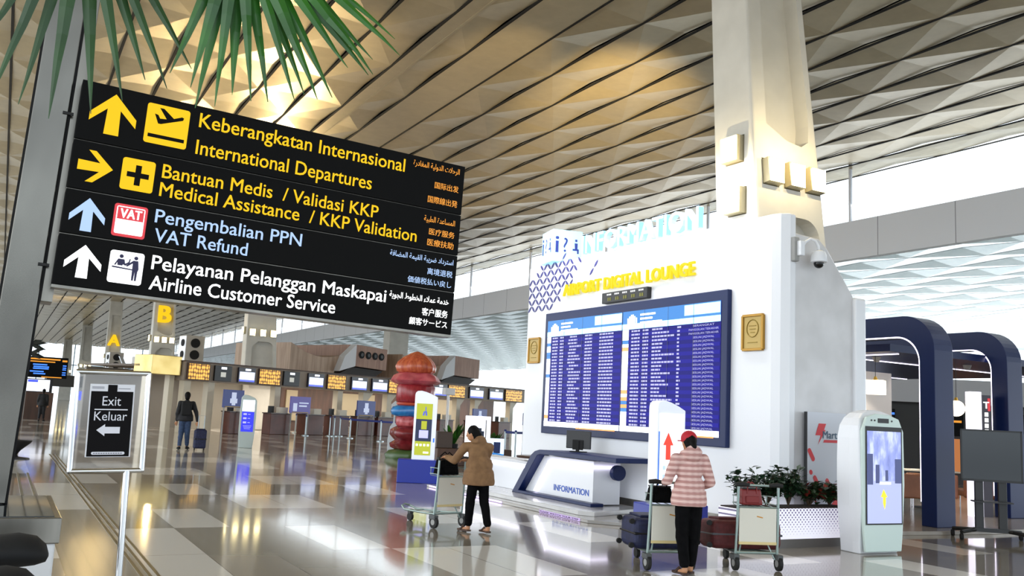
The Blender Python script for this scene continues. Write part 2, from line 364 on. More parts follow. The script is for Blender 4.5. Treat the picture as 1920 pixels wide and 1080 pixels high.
for p_ in ((9.45, 10.85, 5.58), (10.35, 9.45, 5.95), (10.9, 9.45, 5.95)):
    l = bpy.data.lights.new('lamp_spill', 'POINT'); l.energy = 38; l.color = (1, .8, .45); l.shadow_soft_size = .01; o = bpy.data.objects.new('lamp_spill', l); o.location = p_; COL.objects.link(o)
# ================================================================== INFORMATION WALL
XW = 9.68
def wu(Y0):  # local frame of the wall face: reads from far (left) to near (right)
    return lambda u, z, d=0: Vector((XW-d, Y0-u, z))
iw = thing('information_backdrop', 'big white freestanding partition holding the blue flight board', 'partition', (XW, 13, 0))
def L(b): return b.xf(Matrix.Translation((-XW, -13, 0)))
b = MB(); pl = [(XW, 16.62), (XW, 9.55), (XW+.05, 9.42), (XW+.16, 9.34), (XW+.28, 9.34), (XW+.28, 16.62)]
b.prism(pl, lambda a, c, d: (a, c, d), .12, 4.72); L(b).build('front_panel', WHITE, iw, bevel=.03)
b = MB(); sd = [(9.84, .1), (11.2, .1), (11.2, 3.62), (10.62, 4.3), (10.45, 4.42), (9.84, 4.45)]
b.prism(sd, lambda a, c, d: (a, d, c), 9.36, 9.5); L(b).build('side_panel', noise_mix('stone_white', '#c9c8c9', '#d9d8da', 1.6, .22), iw, bevel=.02)
L(MB().box(11.18, 11.42, 9.3, 9.7, .1, 3.6)).build('end_post', WHITE, iw, bevel=.03)
L(MB().box(XW-.012, XW, 9.6, 16.6, .1, .24)).build('skirting', STEEL, iw)
# navy leaf lattice in the top corner
b = MB()
def leaf(b, u0, z0, u1, z1, w):
    dx, dz = u1-u0, z1-z0; l = math.hypot(dx, dz); nx, nz = -dz/l*w, dx/l*w; P = []
    for t, k in ((.04, .0), (.25, .8), (.5, 1), (.75, .8), (.96, .0)): P.append((u0+dx*t+nx*k, z0+dz*t+nz*k))
    for t, k in ((.75, -.8), (.5, -1), (.25, -.8)): P.append((u0+dx*t+nx*k, z0+dz*t+nz*k))
    b.flat(P, (XW-.002, 16.6, 0), -Y3, Z3, .006)
h = .143
for i in range(0, 22):
    for j in range(0, 8):
        for s_ in (1, -1):
            u0, z0 = i*h, 3.74+j*h
            if (i+j) % 2: continue
            u1, z1 = u0+s_*h, z0+h
            um, zm = (u0+u1)/2, (z0+z1)/2
            if um < 0: continue
            a = um < 1.22 and zm < 4.45 and not (um > 1.02 and zm < 3.9); c = .5 < um < 1.75 and 4.15 < zm < 4.68 and um < 1.75-(4.6-zm)*.2; e = um < 2.6 and zm > 4.3 and ((i*7+j*3+s_) % 5 == 0)
            if a or c or e: leaf(b, u0, z0, u1, z1, .027)
L(b).build('leaf_lattice', M('lattice_navy', '#2c2c78', .4), iw)
b = MB().text('AIRPORT DIGITAL LOUNGE', (XW-.05, 15.15, 3.98), -Y3, Z3, w=3.96, cap=.225, bold=.03, ext=.06); L(b).build('yellow_lettering', M('lemon_letters', '#5a5000', .5, emit='#f7e02c', es=.85, spec=.1), iw)
b = MB().text('INFORMATION', (XW-.06, 14.46, 4.74), -Y3, Z3, w=3.4, cap=.36, bold=.012, ext=.1); ts = tag(b.xf(Matrix.Translation((-XW, -12.8, -4.72))).build('illuminated_lettering', M('lit_ice_blue', '#9fd8fb', .4, emit='#a8dcfc', es=.75)), 'glowing ice blue capital letters standing on the top edge of the white partition', 'sign'); ts.location = (XW, 12.8, 4.722)
# cube sign on the wall
cs = thing('information_cube', 'glowing pale blue cube sign standing on the left end of the white wall', 'sign', (XW+.25, 15.75, 4.73), math.radians(-12))
MB().box(-.33, .33, -.33, .33, 0, .68).build('cube', M('cube_glow', '#a8def8', .3, emit='#a9defa', es=.62), cs, bevel=.02)
ic = M('icon_navy', '#26388c', .4)
for nm, o, u in (('icon', Vector((-.335, .33, 0)), -Y3), ('icon', Vector((-.33, -.335, 0)), X3)):
    b = MB(); b.text('i', o+u*.06+Z3*.2, u, Z3, cap=.36, bold=.02); b.text('?', o+u*.24+Z3*.22, u, Z3, cap=.3)
    b.flat([(.49, .45), (.54, .45), (.54, .5), (.49, .5)], o, u, Z3); b.flat([(.48, .42), (.55, .42), (.55, .3), (.58, .3), (.58, .2), (.54, .2), (.54, .26), (.44, .26), (.44, .3), (.49, .3)], o, u, Z3)
    b.build('pictogram', ic, cs)
# ------------------------------------------------------------------ flight board
fb = thing('flight_board', 'huge blue flight information display on the white wall', 'display', (XW, 13.05, 2.45))
def F(b): return b.xf(Matrix.Translation((-XW, -13.05, -2.45)))
Y0 = 15.72
F(MB().box(XW-.09, XW-.002, Y0-5.35, Y0, 1.24, 3.66)).build('frame', NAVY, fb, bevel=.012)
def R_(b, u0, u1, z0, z1, d=.1): return b.add([(XW-d, Y0-u0, z0), (XW-d, Y0-u1, z0), (XW-d, Y0-u1, z1), (XW-d, Y0-u0, z1)], [(0, 1, 2, 3)])
E_N2 = M('screen_navy_row', '#06062a', .3, emit='#1c12b4', es=.66, spec=.1); E_CY = M('screen_cyan', '#9fdcf6', .15, emit='#a6e2fb', es=.9); E_OR = M('screen_orange', '#e88a3a', .2, emit='#f08c38', es=.9)
E_ROW = M('screen_text', '#20203a', .3, emit='#cfcfff', es=.85, spec=.25)
rng = random.Random(3)
hw = 2.56; u00 = .1; zt = 3.5; zb = 1.38
for q in range(8):                                                   # eight columns of three panels
    for r in range(3):
        u0 = u00+q*.64; z1 = zt-r*(zt-zb)/3; F(R_(MB(), u0+.004, u0+.636, z1-(zt-zb)/3+.004, z1-.004, .094)).build('screen_panel', E_NAVY, fb)
nav, cy, tx, wh, hd, orr = MB(), MB(), MB(), MB(), MB(), MB()
for half in (0, 1):
    ub = u00+half*hw
    R_(hd, ub+.01, ub+hw-.01, zt-.33, zt-.004, .097); R_(cy, ub+.01, ub+hw-.01, zt-.33, zt-.23, .099); R_(cy, ub+hw*.66, ub+hw-.02, zt-.19, zt-.02, .099)
    # suitcase emblem in the header
    R_(wh, ub+.2, ub+.38, zt-.26, zt-.1, .101); R_(wh, ub+.15, ub+.185, zt-.26, zt-.13, .101); R_(wh, ub+.395, ub+.43, zt-.26, zt-.13, .101); R_(wh, ub+.25, ub+.33, zt-.1, zt-.07, .101)
    for k, (w_, zz) in enumerate(((.42, .07), (.34, .14), (.6, .21))): R_(wh, ub+.52, ub+.52+w_, zt-zz-.035, zt-zz, .101)
    n = 27; p = (zt-.33-zb-.1)/n
    for r in range(n):
        z1 = zt-.335-r*p
        if r % 2: R_(nav, ub+.2, ub+hw-.02, z1-p, z1, .097)
        def words(u, w):
            e = u+w
            while u < e-.01:
                k = min(rng.uniform(.05, .11), e-u); R_(tx, u, u+k, z1-p*.74, z1-p*.26, .1); u += k+.014
        if half == 0:
            words(ub+.22, .2); words(ub+.5, .14); words(ub+.86-rng.random()*.08, .24+rng.random()*.2); words(ub+1.38, .24); words(ub+1.86, .44)
        else:
            words(ub+.28, .24); words(ub+.6, .16); words(ub+.86, .2+rng.random()*.4); words(ub+1.52, .05+rng.random()*.05)
            s_ = 'BERANGKAT' if r == 0 else 'PANGGILAN TERAKHIR' if r in (1, 2) else 'SESUAI JADWAL'
            tx.text(s_, (XW-.1, Y0-(ub+2.16), z1-p*.76), -Y3, Z3, w=.7 if r in (1, 2) else .5, cap=p*.52, align='c')
        lg = [wh, wh, wh, orr, wh, hd, wh, wh][rng.randrange(8)]
        R_(lg, ub+.02, ub+(.16 if half == 0 else .2), z1-p+.003, z1, .099)
    R_(wh, ub+.01, ub+hw-.01, zb+.004, zb+.1, .099)
    R_(orr, ub+hw*.46, ub+hw*.95, zb-.012, zb+.012, .101)
for nm, b, mt in (('row_stripes', nav, E_N2), ('header_band', hd, E_SKY), ('header_clouds', cy, E_CY), ('flight_text', tx, E_ROW), ('airline_logos', wh, E_SCRW), ('orange_marks', orr, E_OR)): F(b).build(nm, mt, fb)
b = MB()
for q in range(1, 8): R_(b, u00+q*.64-.004, u00+q*.64+.004, zb, zt, .103)
F(b).build('bezel_lines', M('bezel', '#0c1040', .3), fb)
# clock display and plaques
ck = thing('clock_display', 'narrow black digital clock panel above the flight board', 'clock', (XW, 13.05, 3.8))
MB().boxc((-.05, 0, 0), (.1, 1.36, .2), rx=.0).build('case', BLACK, ck, bevel=.01)
b = MB(); g = MB()
for k in range(5):
    for q in range(3): b.boxc((-.103, .5-k*.24-q*.05, .055), (.004, .035, .03))
    for q in range(2): g.boxc((-.103, .47-k*.24-q*.06, -.03), (.004, .04, .06))
b.build('captions', M('clock_caption', '#c8c8c8', .5, emit='#bbbbbb', es=.5), ck); g.build('digits', M('clock_digits', '#5a5a18', .5, emit='#6e6a18', es=.4), ck)
def plaque(Ya, Yb, z0, z1, label):
    t = thing('plaque', label, 'plaque', (XW, (Ya+Yb)/2, (z0+z1)/2), 0, 'gold plaques on the white wall'); w, hh = (Ya-Yb)/2, (z1-z0)/2
    MB().box(-.03, 0, -w, w, -hh, hh).build('plate', M('plaque_face', '#b09552', .4, .3), t); b = MB()
    for s_ in (-1, 1): b.box(-.05, 0, s_*w-.02, s_*w+.02, -hh, hh); b.box(-.05, 0, -w, w, s_*hh-.02, s_*hh+.02)
    b.build('rim', M('plaque_rim', '#a67c26', .35, .4), t, bevel=.006); b = MB()
    b.tube([(-.033, .12*math.cos(a*PI/8), .06+.13*math.sin(a*PI/8)) for a in range(16)], .008, 6, True)
    for k in range(3): b.boxc((-.033, 0, .1-k*.05), (.006, .15-.03*k, .012))
    b.boxc((-.033, 0, -.15), (.006, .2, .012)); b.build('engraving', M('engraving', '#8d7423', .5, .3), t)
plaque(16.45, 16.03, 2.68, 3.18, 'gold plaque on the white wall left of the flight board')
plaque(10.1, 9.69, 2.71, 3.22, 'gold framed plaque on the white wall right of the flight board')
# dome camera on the side of the wall
cc = thing('security_camera', 'white dome security camera on a bent arm beside the white wall', 'camera', (9.9, 9.36, 4.2))
MB().box(-.05, .05, -.09, -.0, -.2, .16).build('wall_plate', GREY, cc, bevel=.012); MB().box(.0, .09, -.16, -.02, -.12, .1).build('junction_box', WHITE, cc, bevel=.012)
MB().tube([(.06, -.1, -.02), (.14, -.12, .1), (.22, -.14, .15), (.3, -.16, .13), (.35, -.17, .05), (.36, -.17, -.02)], .022, 10).build('arm', WHITE, cc, smooth=40)
MB().lathe([(.03, .02), (.09, -.01), (.115, -.07), (.12, -.16), (.1, -.17)], (.36, -.17, -.02), 24).build('housing', WHITE, cc, smooth=40)
MB().ball((.36, -.17, -.2), .075, 18, 10).build('lens_dome', M('dome_black', '#0a0a0c', .08), cc, smooth=60)
# ================================================================== INFORMATION DESK
E_LAV = M('lavender_led', '#d8c8ff', .5, emit='#cdb4ff', es=1.6)
st = thing('step_platform', 'low grey stone step carrying the information desk', 'platform', (8.6, 14, 0))
def T(b, c): return b.xf(Matrix.Translation((-c[0], -c[1], -c[2])))
stone = noise_mix('step_stone', '#8f8c88', '#a09d99', 3, .12, spec=.7)
T(MB().prism([(7.98, 17.55), (7.98, 11.6), (8.5, 11.05), (9.66, 11.5), (9.66, 17.55)], lambda a, c, d: (a, c, d), 0, .05), (8.6, 14, 0)).build('lower_tread', stone, st, bevel=.008)
T(MB().prism([(8.2, 17.5), (8.2, 12.2), (8.35, 11.95), (9.66, 12.4), (9.66, 17.5)], lambda a, c, d: (a, c, d), .05, .12), (8.6, 14, 0)).build('upper_tread', noise_mix('step_stone_pale', '#b9b8b8', '#c9c8c8', 3, .12, spec=.7), st, bevel=.008)
T(MB().box(7.965, 7.98, 14.3, 17.4, .012, .04), (8.6, 14, 0)).build('led_strip', E_LAV, st)
T(MB().box(7.97, 7.98, 11.8, 13.0, .004, .048), (8.6, 14, 0)).build('warning_strip', M('warning_lilac', '#b9a4cc', .3, emit='#b49ad6', es=.5), st)
T(MB().text('PLEASE WATCH YOUR STEP', (7.966, 12.98, .012), -Y3, Z3, w=1.15, cap=.028, bold=.03), (8.6, 14, 0)).build('warning_text', M('warning_purple', '#4a2a5c', .5), st)
dk = thing('information_desk', 'white information desk with slanted navy frame below the flight board', 'desk', (8.85, 13.5, .12))
D = lambda b: T(b, (8.85, 13.5, .12))
XF = 8.83
# white body, slanted on its left
b = MB().prism([(12.8, .14), (15.1, .14), (14.42, .86), (12.8, .86)], lambda y, z, x: (x, y, z), XF+.06, 8.98); D(b.box(8.98, 9.45, 12.8, 14.3, .14, .86)).build('body', WHITE, dk)
fr = [(12.62, .12), (15.28, .12), (14.62, .86), (14.5, .93), (14.34, .965), (11.95, .965), (11.95, .885), (14.28, .885), (14.4, .86), (15.03, .175), (12.62, .175)]
n = len(fr); D(MB().prism(fr, lambda y, z, x: (x, y, z), XF-.1, 8.99)).build('navy_frame', NAVY, dk, bevel=.008)
D(MB().box(8.99, 9.5, 11.95, 14.3, .885, .965)).build('desktop', NAVY, dk, bevel=.008); b = MB(); b.prism([(14.2, .745), (12.8, .745), (12.8, .775), (14.22, .775)], lambda y, z, x: (x, y, z), XF+.02, XF+.07)
b.prism([(14.2, .775), (14.16, .745), (14.62, .2), (14.68, .2)], lambda y, z, x: (x, y, z), XF+.02, XF+.07); b.box(XF+.03, 9.4, 12.765, 12.8, .745, .775)
D(b).build('led_strip', E_LED, dk)
D(MB().text('INFORMATION', (XF+.055, 14.03, .27), -Y3, Z3, w=1.12, cap=.105, bold=.022)).build('lettering', M('lettering_blue', '#2257c0', .4), dk)
D(MB().prism([(.14*math.cos(a*PI/10), .13*math.sin(a*PI/10)) for a in range(20)], lambda a, c, d: (9.3+a, d, .68+c), 12.62, 12.72)).build('round_end', NAVY, dk, bevel=.01)
lc = thing('long_counter', 'long low white counter with a lit edge running left from the information desk', 'counter', (9.1, 16.5, .12))
T(MB().box(9.0, 9.5, 14.36, 17.4, .12, .66), (9.1, 16.5, .12)).build('body', WHITE, lc, bevel=.01)
T(MB().box(9.0, 9.52, 14.36, 17.42, .66, .7), (9.1, 16.5, .12)).build('worktop', WHITEM, lc, bevel=.008)
T(MB().box(8.985, 9.0, 15.0, 17.35, .565, .595), (9.1, 16.5, .12)).build('led_strip', E_LED, lc)
bt = thing('side_table', 'dark brown oval tabletop behind the left end of the information desk', 'table', (9.2, 15.1, .7))
MB().lathe([(.3, 0.06), (.45, .07), (.46, .1), (.44, .11)], (0, 0, 0), 24, .9).build('tabletop', M('dark_walnut', '#3c2419', .3), bt, smooth=40)
MB().tube([(0, 0, .0), (0, 0, .07)], .08, 12).build('foot', CHROME, bt)
mo = thing('computer_monitor', 'black computer monitor seen from behind on the information desk', 'monitor', (9.2, 13.75, .965), math.radians(-62))
MB().box(-.25, .25, -.02, .02, .06, .38).build('screen_back', DARK, mo, bevel=.012); MB().box(-.11, .11, -.035, -.02, .04, .22).build('mount', BLACKM, mo, bevel=.008)
MB().box(-.03, .03, -.05, -.02, .0, .2).build('neck', BLACKM, mo); MB().box(-.13, .13, -.1, .1, 0, .015).build('foot', BLACKM, mo, bevel=.005)
# ================================================================== HANGING SIGN on its steel pylon
TILT = math.radians(1.7)
hs = thing('direction_sign', 'large black airport direction sign with glowing yellow and white lines, nearest the camera', 'sign', (.27, 6.9, 3.79)); hs.rotation_euler = (0, TILT, 0)
rows = [(0, .432), (.44, .79), (.798, 1.112), (1.12, 1.478)]
for k, (a, c) in enumerate(rows):
    MB().box(0, 3.05, 0, .16, -c, -a).build('sign_row', SIGNBLK, hs, bevel=.004)
b = MB()
for a in (.436, .794, 1.116): b.box(.0, 3.05, .02, .14, -a-.012, -a+.012)
b.build('groove_rail', STEEL, hs); MB().box(0, 3.05, .0, .16, -1.5, -1.48).build('bottom_rail', STEEL, hs)
def tx(s_, u, v, w, cap, mt, name, align='l', bold=.009, box=False):
    b = MB().text(s_, (u, -.004, -v), X3, Z3, w=w, cap=cap, bold=bold, align=align, box=box); return b.build(name, mt, hs)
tx('Keberangkatan Internasional', .815, .163, 1.675, .112, E_Y, 'lettering'); tx('International Departures', .815, .372, 1.40, .112, E_Y, 'lettering')
tx('Bantuan Medis  / Validasi KKP', .606, .6, 1.69, .105, E_Y, 'lettering'); tx('Medical Assistance  / KKP Validation', .604, .738, 2.05, .105, E_Y, 'lettering')
E_PB = M('lit_periwinkle', '#20283a', .5, emit='#b4d2ff', es=.95)
tx('Pengembalian PPN', .6, .937, 1.09, .1, E_PB, 'lettering'); tx('VAT Refund', .612, 1.078, .672, .1, E_PB, 'lettering')
tx('Pelayanan Pelanggan Maskapai', .62, 1.28, 1.815, .104, E_W, 'lettering'); tx('Airline Customer Service', .622, 1.428, 1.395, .104, E_W, 'lettering')
E_O = M('lit_orange', '#4a2a06', .5, emit='#ffa52e', es=.85)
for s_, u0, v0, u1, v1, mt in (('الرحلات الدولية المغادرة', 2.564, .035, 2.999, .1, E_O), ('国际出发', 2.775, .19, 3.003, .248, E_O), ('国際線出発', 2.723, .32, 3.002, .38, E_O), ('المساعدة الطبية', 2.706, .495, 2.997, .558, E_O), ('医疗服务', 2.761, .598, 3.002, .655, E_O), ('医療扶助', 2.754, .69, 3.001, .75, E_O),
    ('استرداد ضريبة القيمة المضافة', 2.432, .838, 3.014, .9, E_PB), ('离境退税', 2.779, .938, 3.014, .995, E_PB), ('価値税払い戻し', 2.608, 1.03, 3.012, 1.085, E_PB), ('خدمة عملاء الخطوط الجوية', 2.462, 1.178, 3.002, 1.245, E_W), ('客户服务', 2.763, 1.28, 3.002, 1.345, E_W), ('顧客サービス', 2.656, 1.37, 3.005, 1.432, E_W)):
    t_ = shape_arabic(s_) if ord(s_[0]) < 0x700 else s_
    tx(t_, u0, v1, u1-u0, v1-v0, mt, 'small_lettering', bold=.012, box=True)
def arrow(u, v, w, h, mt, rot=0):
    P = [(0, .5), (.5, -.03), (.5, -.24), (.14, .12), (.16, -.5), (-.16, -.5), (-.14, .12), (-.5, -.24), (-.5, -.03)]
    c, s_ = math.cos(rot), math.sin(rot); P = [((x*c-y*s_)*w, (x*s_+y*c)*h) for x, y in P]
    MB().flat(P, (u, -.003, -v), X3, Z3).build('arrow', mt, hs)
arrow(.228, .21, .31, .305, E_Y); arrow(.162, .614, .23, .23, E_Y, -PI/2); arrow(.158, .963, .23, .24, E_PB); arrow(.175, 1.296, .237, .235, E_W)
def flatp(P, name, mt, d=-.003, par=hs): return MB().flat([(a, -c) for a, c in P], (0, d, 0), X3, Z3).build(name, mt, par)
def card(u0, v0, u1, v1, mt, r=.02): return flatp([(a, c) for a, c in rrect(u1-u0, v1-v0, r, 4, u0, v0)], 'pictogram_card', mt)
c = card(.445, .06, .745, .36, E_Y)
flatp([(.47, .288), (.725, .288), (.725, .315), (.47, .315)], 'runway_bar', SIGNBLK, -.005)
flatp([(.50, .135), (.525, .14), (.54, .165), (.585, .16), (.53, .085), (.56, .085), (.635, .145), (.69, .12), (.705, .125), (.7, .145), (.55, .205), (.53, .205)], 'plane_symbol', SIGNBLK, -.005)
c = card(.333, .5, .556, .735, E_Y)
flatp([(.425, .545), (.465, .545), (.465, .6), (.52, .6), (.52, .638), (.465, .638), (.465, .695), (.425, .695), (.425, .638), (.37, .638), (.37, .6), (.425, .6)], 'cross_symbol', SIGNBLK, -.005)
card(.323, .843, .547, 1.08, E_R); flatp([(a, c) for a, c in rrect(.19, .2, .012, 3, .34, .86)], 'card_panel', E_W, -.0045); flatp([(.347, .867), (.523, .867), (.523, .955), (.347, .955)], 'card_band', E_R, -.006)
tx('VAT', .365, .943, .145, .066, E_W, 'card_lettering', bold=.03).location = (0, -.005, 0)
card(.34, 1.182, .567, 1.414, E_W); IK = M('pictogram_indigo', '#1c1646', .5)
b = MB()
def circ(x, y, r): b.flat([(x+r*math.cos(a*PI/7), -y-r*math.sin(a*PI/7)) for a in range(14)], (0, -.0055, 0), X3, Z3)
def pg(P): b.flat([(x, -y) for x, y in P], (0, -.0055, 0), X3, Z3)
circ(.415, 1.22, .014); circ(.513, 1.222, .014)
pg([(.395, 1.24), (.437, 1.24), (.445, 1.27), (.465, 1.255), (.47, 1.232), (.478, 1.234), (.474, 1.262), (.447, 1.285), (.43, 1.278), (.428, 1.287), (.395, 1.287), (.392, 1.266), (.384, 1.287), (.372, 1.287)])
pg([(.36, 1.295), (.495, 1.303), (.495, 1.312), (.36, 1.306)]); pg([(.497, 1.24), (.53, 1.24), (.538, 1.3), (.532, 1.32), (.53, 1.385), (.517, 1.385), (.514, 1.322), (.51, 1.385), (.497, 1.385), (.494, 1.262), (.46, 1.29), (.45, 1.284), (.49, 1.246)])
b.build('service_symbol', IK, hs)
# pylon
py = thing('steel_pylon', 'brushed steel pylon carrying the black direction sign', 'pylon', (.05, 7.05, 0)); py.rotation_euler = (0, TILT+.004, 0)
MB().box(-.19, .035, -.06, .3, .825, 5.4).build('main_panel', noise_mix('pylon_steel', '#55534f', '#77756f', 1.6, .24, .9, (1, 1, .5), lo=.3, hi=.7), py, bevel=.006)
MB().box(.035, .05, -.045, .28, .825, 5.4).build('shadow_gap', BLACKM, py); MB().box(-.205, -.19, -.045, .28, .825, 5.4).build('shadow_gap', BLACKM, py)
MB().box(.05, .125, -.02, .24, 2.2, 5.4).build('side_rail', STEEL, py, bevel=.004)
b = MB()
for z in (2.45, 3.55): b.tube([(.0, -.062, z), (.07, -.062, z)], .012, 8)
b.build('bracket_pin', DARK, py)
# ================================================================== LOW STEEL TOPPED PLINTH, WAITING SEATS
pt = thing('plinth', 'white plinth with a brushed steel rim at the foot of the steel pylon', 'plinth', (-.1, 6.55, 0))
MB().box(-.9, .5, -.25, 1.05, 0, .66).build('body', WHITEM, pt, bevel=.012); MB().box(-.92, .52, -.27, 1.07, .66, .815).build('steel_rim', STEEL, pt, bevel=.006)
MB().box(-.88, .48, -.22, 1.02, .815, .82).build('top_glass', M('dark_glass_top', '#1b2126', .04, coat=.5), pt)
pt.location = (-.1, 6.55, 0)
for k, (x, y, z, lb) in enumerate([(.1, 5.72, .665, 'black padded seat on a chrome post before the white plinth, the farther of two'), (.05, 5.33, .555, 'black padded seat at the bottom left corner of the view, nearer than its twin')]):
    q = thing('waiting_seat', lb, 'seat', (x, y, 0), 0, 'black waiting seats')
    b = MB(); V = []
    prof = [(-.62, .0, .03), (-.4, .01, .035), (-.22, .03, .06), (-.05, .045, .085), (.08, .05, .09), (.17, .045, .075), (.22, .03, .045), (.235, .02, .01)]
    for (px, pz, hh) in prof:
        for j in range(20):
            a = 2*PI*j/20; V.append((px, .175*math.cos(a)*min(1, hh/.06), z+pz+hh*math.sin(a)))
    nn = len(prof); b.add(V, [(i*20+j, i*20+(j+1) % 20, i*20+20+(j+1) % 20, i*20+20+j) for i in range(nn-1) for j in range(20)]+[tuple(range(20))[::-1], tuple((nn-1)*20+j for j in range(20))])
    b.build('pad', BLACKM, q, smooth=85); MB().tube([(.06, 0, 0), (.06, 0, z-.02)], .035, 12).build('post', CHROME, q, smooth=40); MB().lathe([(.16, 0), (.16, .012), (.05, .03)], (.06, 0, 0), 20).build('foot', CHROME, q, smooth=40)
# ================================================================== EXIT STAND
ex = thing('exit_stand', 'chrome framed exit notice on a slim steel post', 'sign stand', (.70, 5.5, 0)); ex.rotation_euler = (0, math.radians(-1.7), 0)
zx0, zx1, hwx = 1.165, 1.705, .183
MB().tube([(0, 0, .02), (0, 0, zx0)], .017, 14).build('post', CHROME, ex, smooth=40); MB().lathe([(.2, 0), (.2, .012), (.05, .03), (.02, .05)], n=28).build('base', CHROME, ex, smooth=40)
o = Matrix.Translation((-.105, 0, 0))
MB().box(-hwx, hwx, -.002, .002, zx0, zx1).xf(o).build('acrylic_pane', GLASS, ex)
b = MB()
for x in (-hwx, hwx): b.tube([(x, 0, zx0), (x, 0, zx1)], .014, 10)
for z in (zx0, zx1): b.tube([(-hwx, 0, z), (hwx, 0, z)], .014, 10)
for x in (-hwx, hwx):
    for z in (zx0, zx1): b.ball((x, 0, z), .0145, 10, 7)
b.xf(Matrix.Translation((-.105, 0, 0))).build('frame', CHROME, ex, smooth=40)
b = MB().box(-.115, .115, -.006, -.002, zx0+.075, zx1-.065); b.xf(o).build('notice', M('notice_paper', '#d8d8de', .5), ex)
b = MB().box(-.108, .108, -.0075, -.006, zx0+.078, zx1-.105).box(-.024, .024, -.0075, -.006, zx1-.105, zx1-.068); b.xf(o).build('notice_black', M('notice_ink', '#080608', .6, spec=.12), ex)
NW = M('notice_white', '#d5d5dd', .5)
MB().text('Exit', (0, -.009, zx1-.183), X3, Z3, w=.095, cap=.052, align='c').xf(o).build('lettering', NW, ex); MB().text('Keluar', (0, -.009, zx1-.265), X3, Z3, w=.168, cap=.05, align='c').xf(o).build('lettering', NW, ex)
MB().box(-.085, .085, -.009, -.0075, zx1-.208, zx1-.202).xf(o).build('rule', NW, ex)
zc_ = zx1-.318; MB().flat([(-.068, zc_), (-.025, zc_+.033), (-.025, zc_+.018), (.052, zc_+.018), (.052, zc_-.018), (-.025, zc_-.018), (-.025, zc_-.033)], (0, -.009, 0), X3, Z3).xf(o).build('arrow', NW, ex)
MB().flat(rrect(.17, .016, .008, 4, -.085, zx0+.088), (0, -.009, 0), X3, Z3).xf(o).build('footer_strip', NW, ex)
b = MB()
for x0, zq in ((-.105, zx1-.083), (-.105, zx1-.09), (.03, zx1-.09)): b.box(x0, x0+.062, -.0075, -.006, zq, zq+.003)
for k in range(12): b.box(-.075+k*.0125, -.066+k*.0125, -.0105, -.009, zx0+.093, zx0+.098)
b.xf(o).build('small_print', M('small_print_grey', '#6b6b76', .5), ex)
# ================================================================== FAN PALM hanging in from the upper left
pm = thing('fan_palm', 'green fan palm whose drooping fronds hang over the upper left corner', 'plant', (-.75, 2.2, 0))
def frond(hub, a0, a1, n, lmin, lmax, facing, seed):
    r_ = random.Random(seed); b = MB(); hub = Vector(hub); f = Vector(facing).normalized()
    side = Z3.cross(f).normalized(); up = f.cross(side)
    for k in range(n):
        a = math.radians(a0+(a1-a0)*k/(n-1)+r_.uniform(-1.5, 1.5)); d = (side*math.sin(a)-up*math.cos(a)); L_ = r_.uniform(lmin, lmax)
        w = .0145*r_.uniform(.85, 1.15); q = d.cross(f).normalized(); V = []; N_ = 9; dz = r_.uniform(.02, .07)
        for i in range(N_+1):
            t = i/N_; p = hub+d*L_*t+f*(-.05*math.sin(t*3)*r_.uniform(.7, 1.2)*0+r_.uniform(-.004, .004))-Z3*dz*t*t*L_*2.2+f*(.02*((k % 2)-.5))
            ww = w*(.25+1.1*t*2.4 if t < .35 else 1.17*(1-((t-.35)/.65)**1.35))+.0008
            V += [p-q*ww, p+f*ww*.45, p+q*ww]
        b.add(V, [(i*3+j, i*3+j+1, i*3+4+j, i*3+3+j) for i in range(N_) for j in range(2)])
    return b
base = Vector((-.75, 2.2, 0))
fa, fb_ = Vector((.40, 2.24, 2.79)), Vector((.05, 2.4, 2.83))
frond(fa-base, -16, 66, 17, .42, .5, (-.25, -1, .1), 4).build('frond', PALMG, pm); frond(fb_-base, -38, 38, 11, .46, .56, (-.2, -1, .1), 9).build('frond', noise_mix('palm_green_dark', '#1c3c16', '#2c5222', 5, .5), pm)
MB().tube([(0, 0, 2.5), (.2, .02, 2.95), (.6, .05, 3.05), (1.0, .03, 2.92), tuple(fa-base)], [.018, .015, .013, .011, .009], 8).build('stalk', GREEN, pm, smooth=40)
MB().tube([(0, 0, 2.5), (.2, .05, 2.95), (.5, .1, 3.05), tuple(fb_-base)], [.018, .015, .012, .009], 8).build('stalk', GREEN, pm, smooth=40)
MB().lathe([(.09, .4), (.075, 1.2), (.07, 2.0), (.06, 2.55)], n=14).build('trunk', noise_mix('palm_bark', '#5a4630', '#3a2c1e', 14, .9), pm, smooth=40); MB().lathe([(.26, 0), (.32, .45), (.3, .47), (.28, .42), (.02, .42)], n=24).build('pot', WHITEM, pm, smooth=40)
# ================================================================== KIOSKS
def ad_kiosk(loc, rz, label, w, h, base_w, base_h, off=0):
    t = thing('advert_kiosk', label, 'kiosk', loc, rz, 'free standing advert kiosks')
    MB().box(-base_w/2, base_w/2, -.22, .28, 0, base_h).build('base', BLUE, t, bevel=.015)
    P = [(-w/2, base_h), (w/2, base_h), (w/2, h-.13), (w*.25, h-.07), (0, h-.025), (-w*.22, h), (-w*.4, h-.01), (-w*.48, h-.05), (-w/2, h-.1)]
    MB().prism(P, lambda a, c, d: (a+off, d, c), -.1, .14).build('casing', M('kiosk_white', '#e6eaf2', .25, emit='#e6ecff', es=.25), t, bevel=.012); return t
k1 = ad_kiosk((8.38, 10.12, 0), math.radians(-6), 'tall white kiosk with a red arrow behind the person in the red cap', .46, 1.88, .92, .45, -.1)
b = MB(); b.flat(rrect(.4, 1.2, .01, 3, -.3, .5), (0, -.104, 0), X3, Z3, .003); b.build('lit_panel', M('kiosk_panel', '#f4f6ff', .3, emit='#f4f6ff', es=.95), k1)
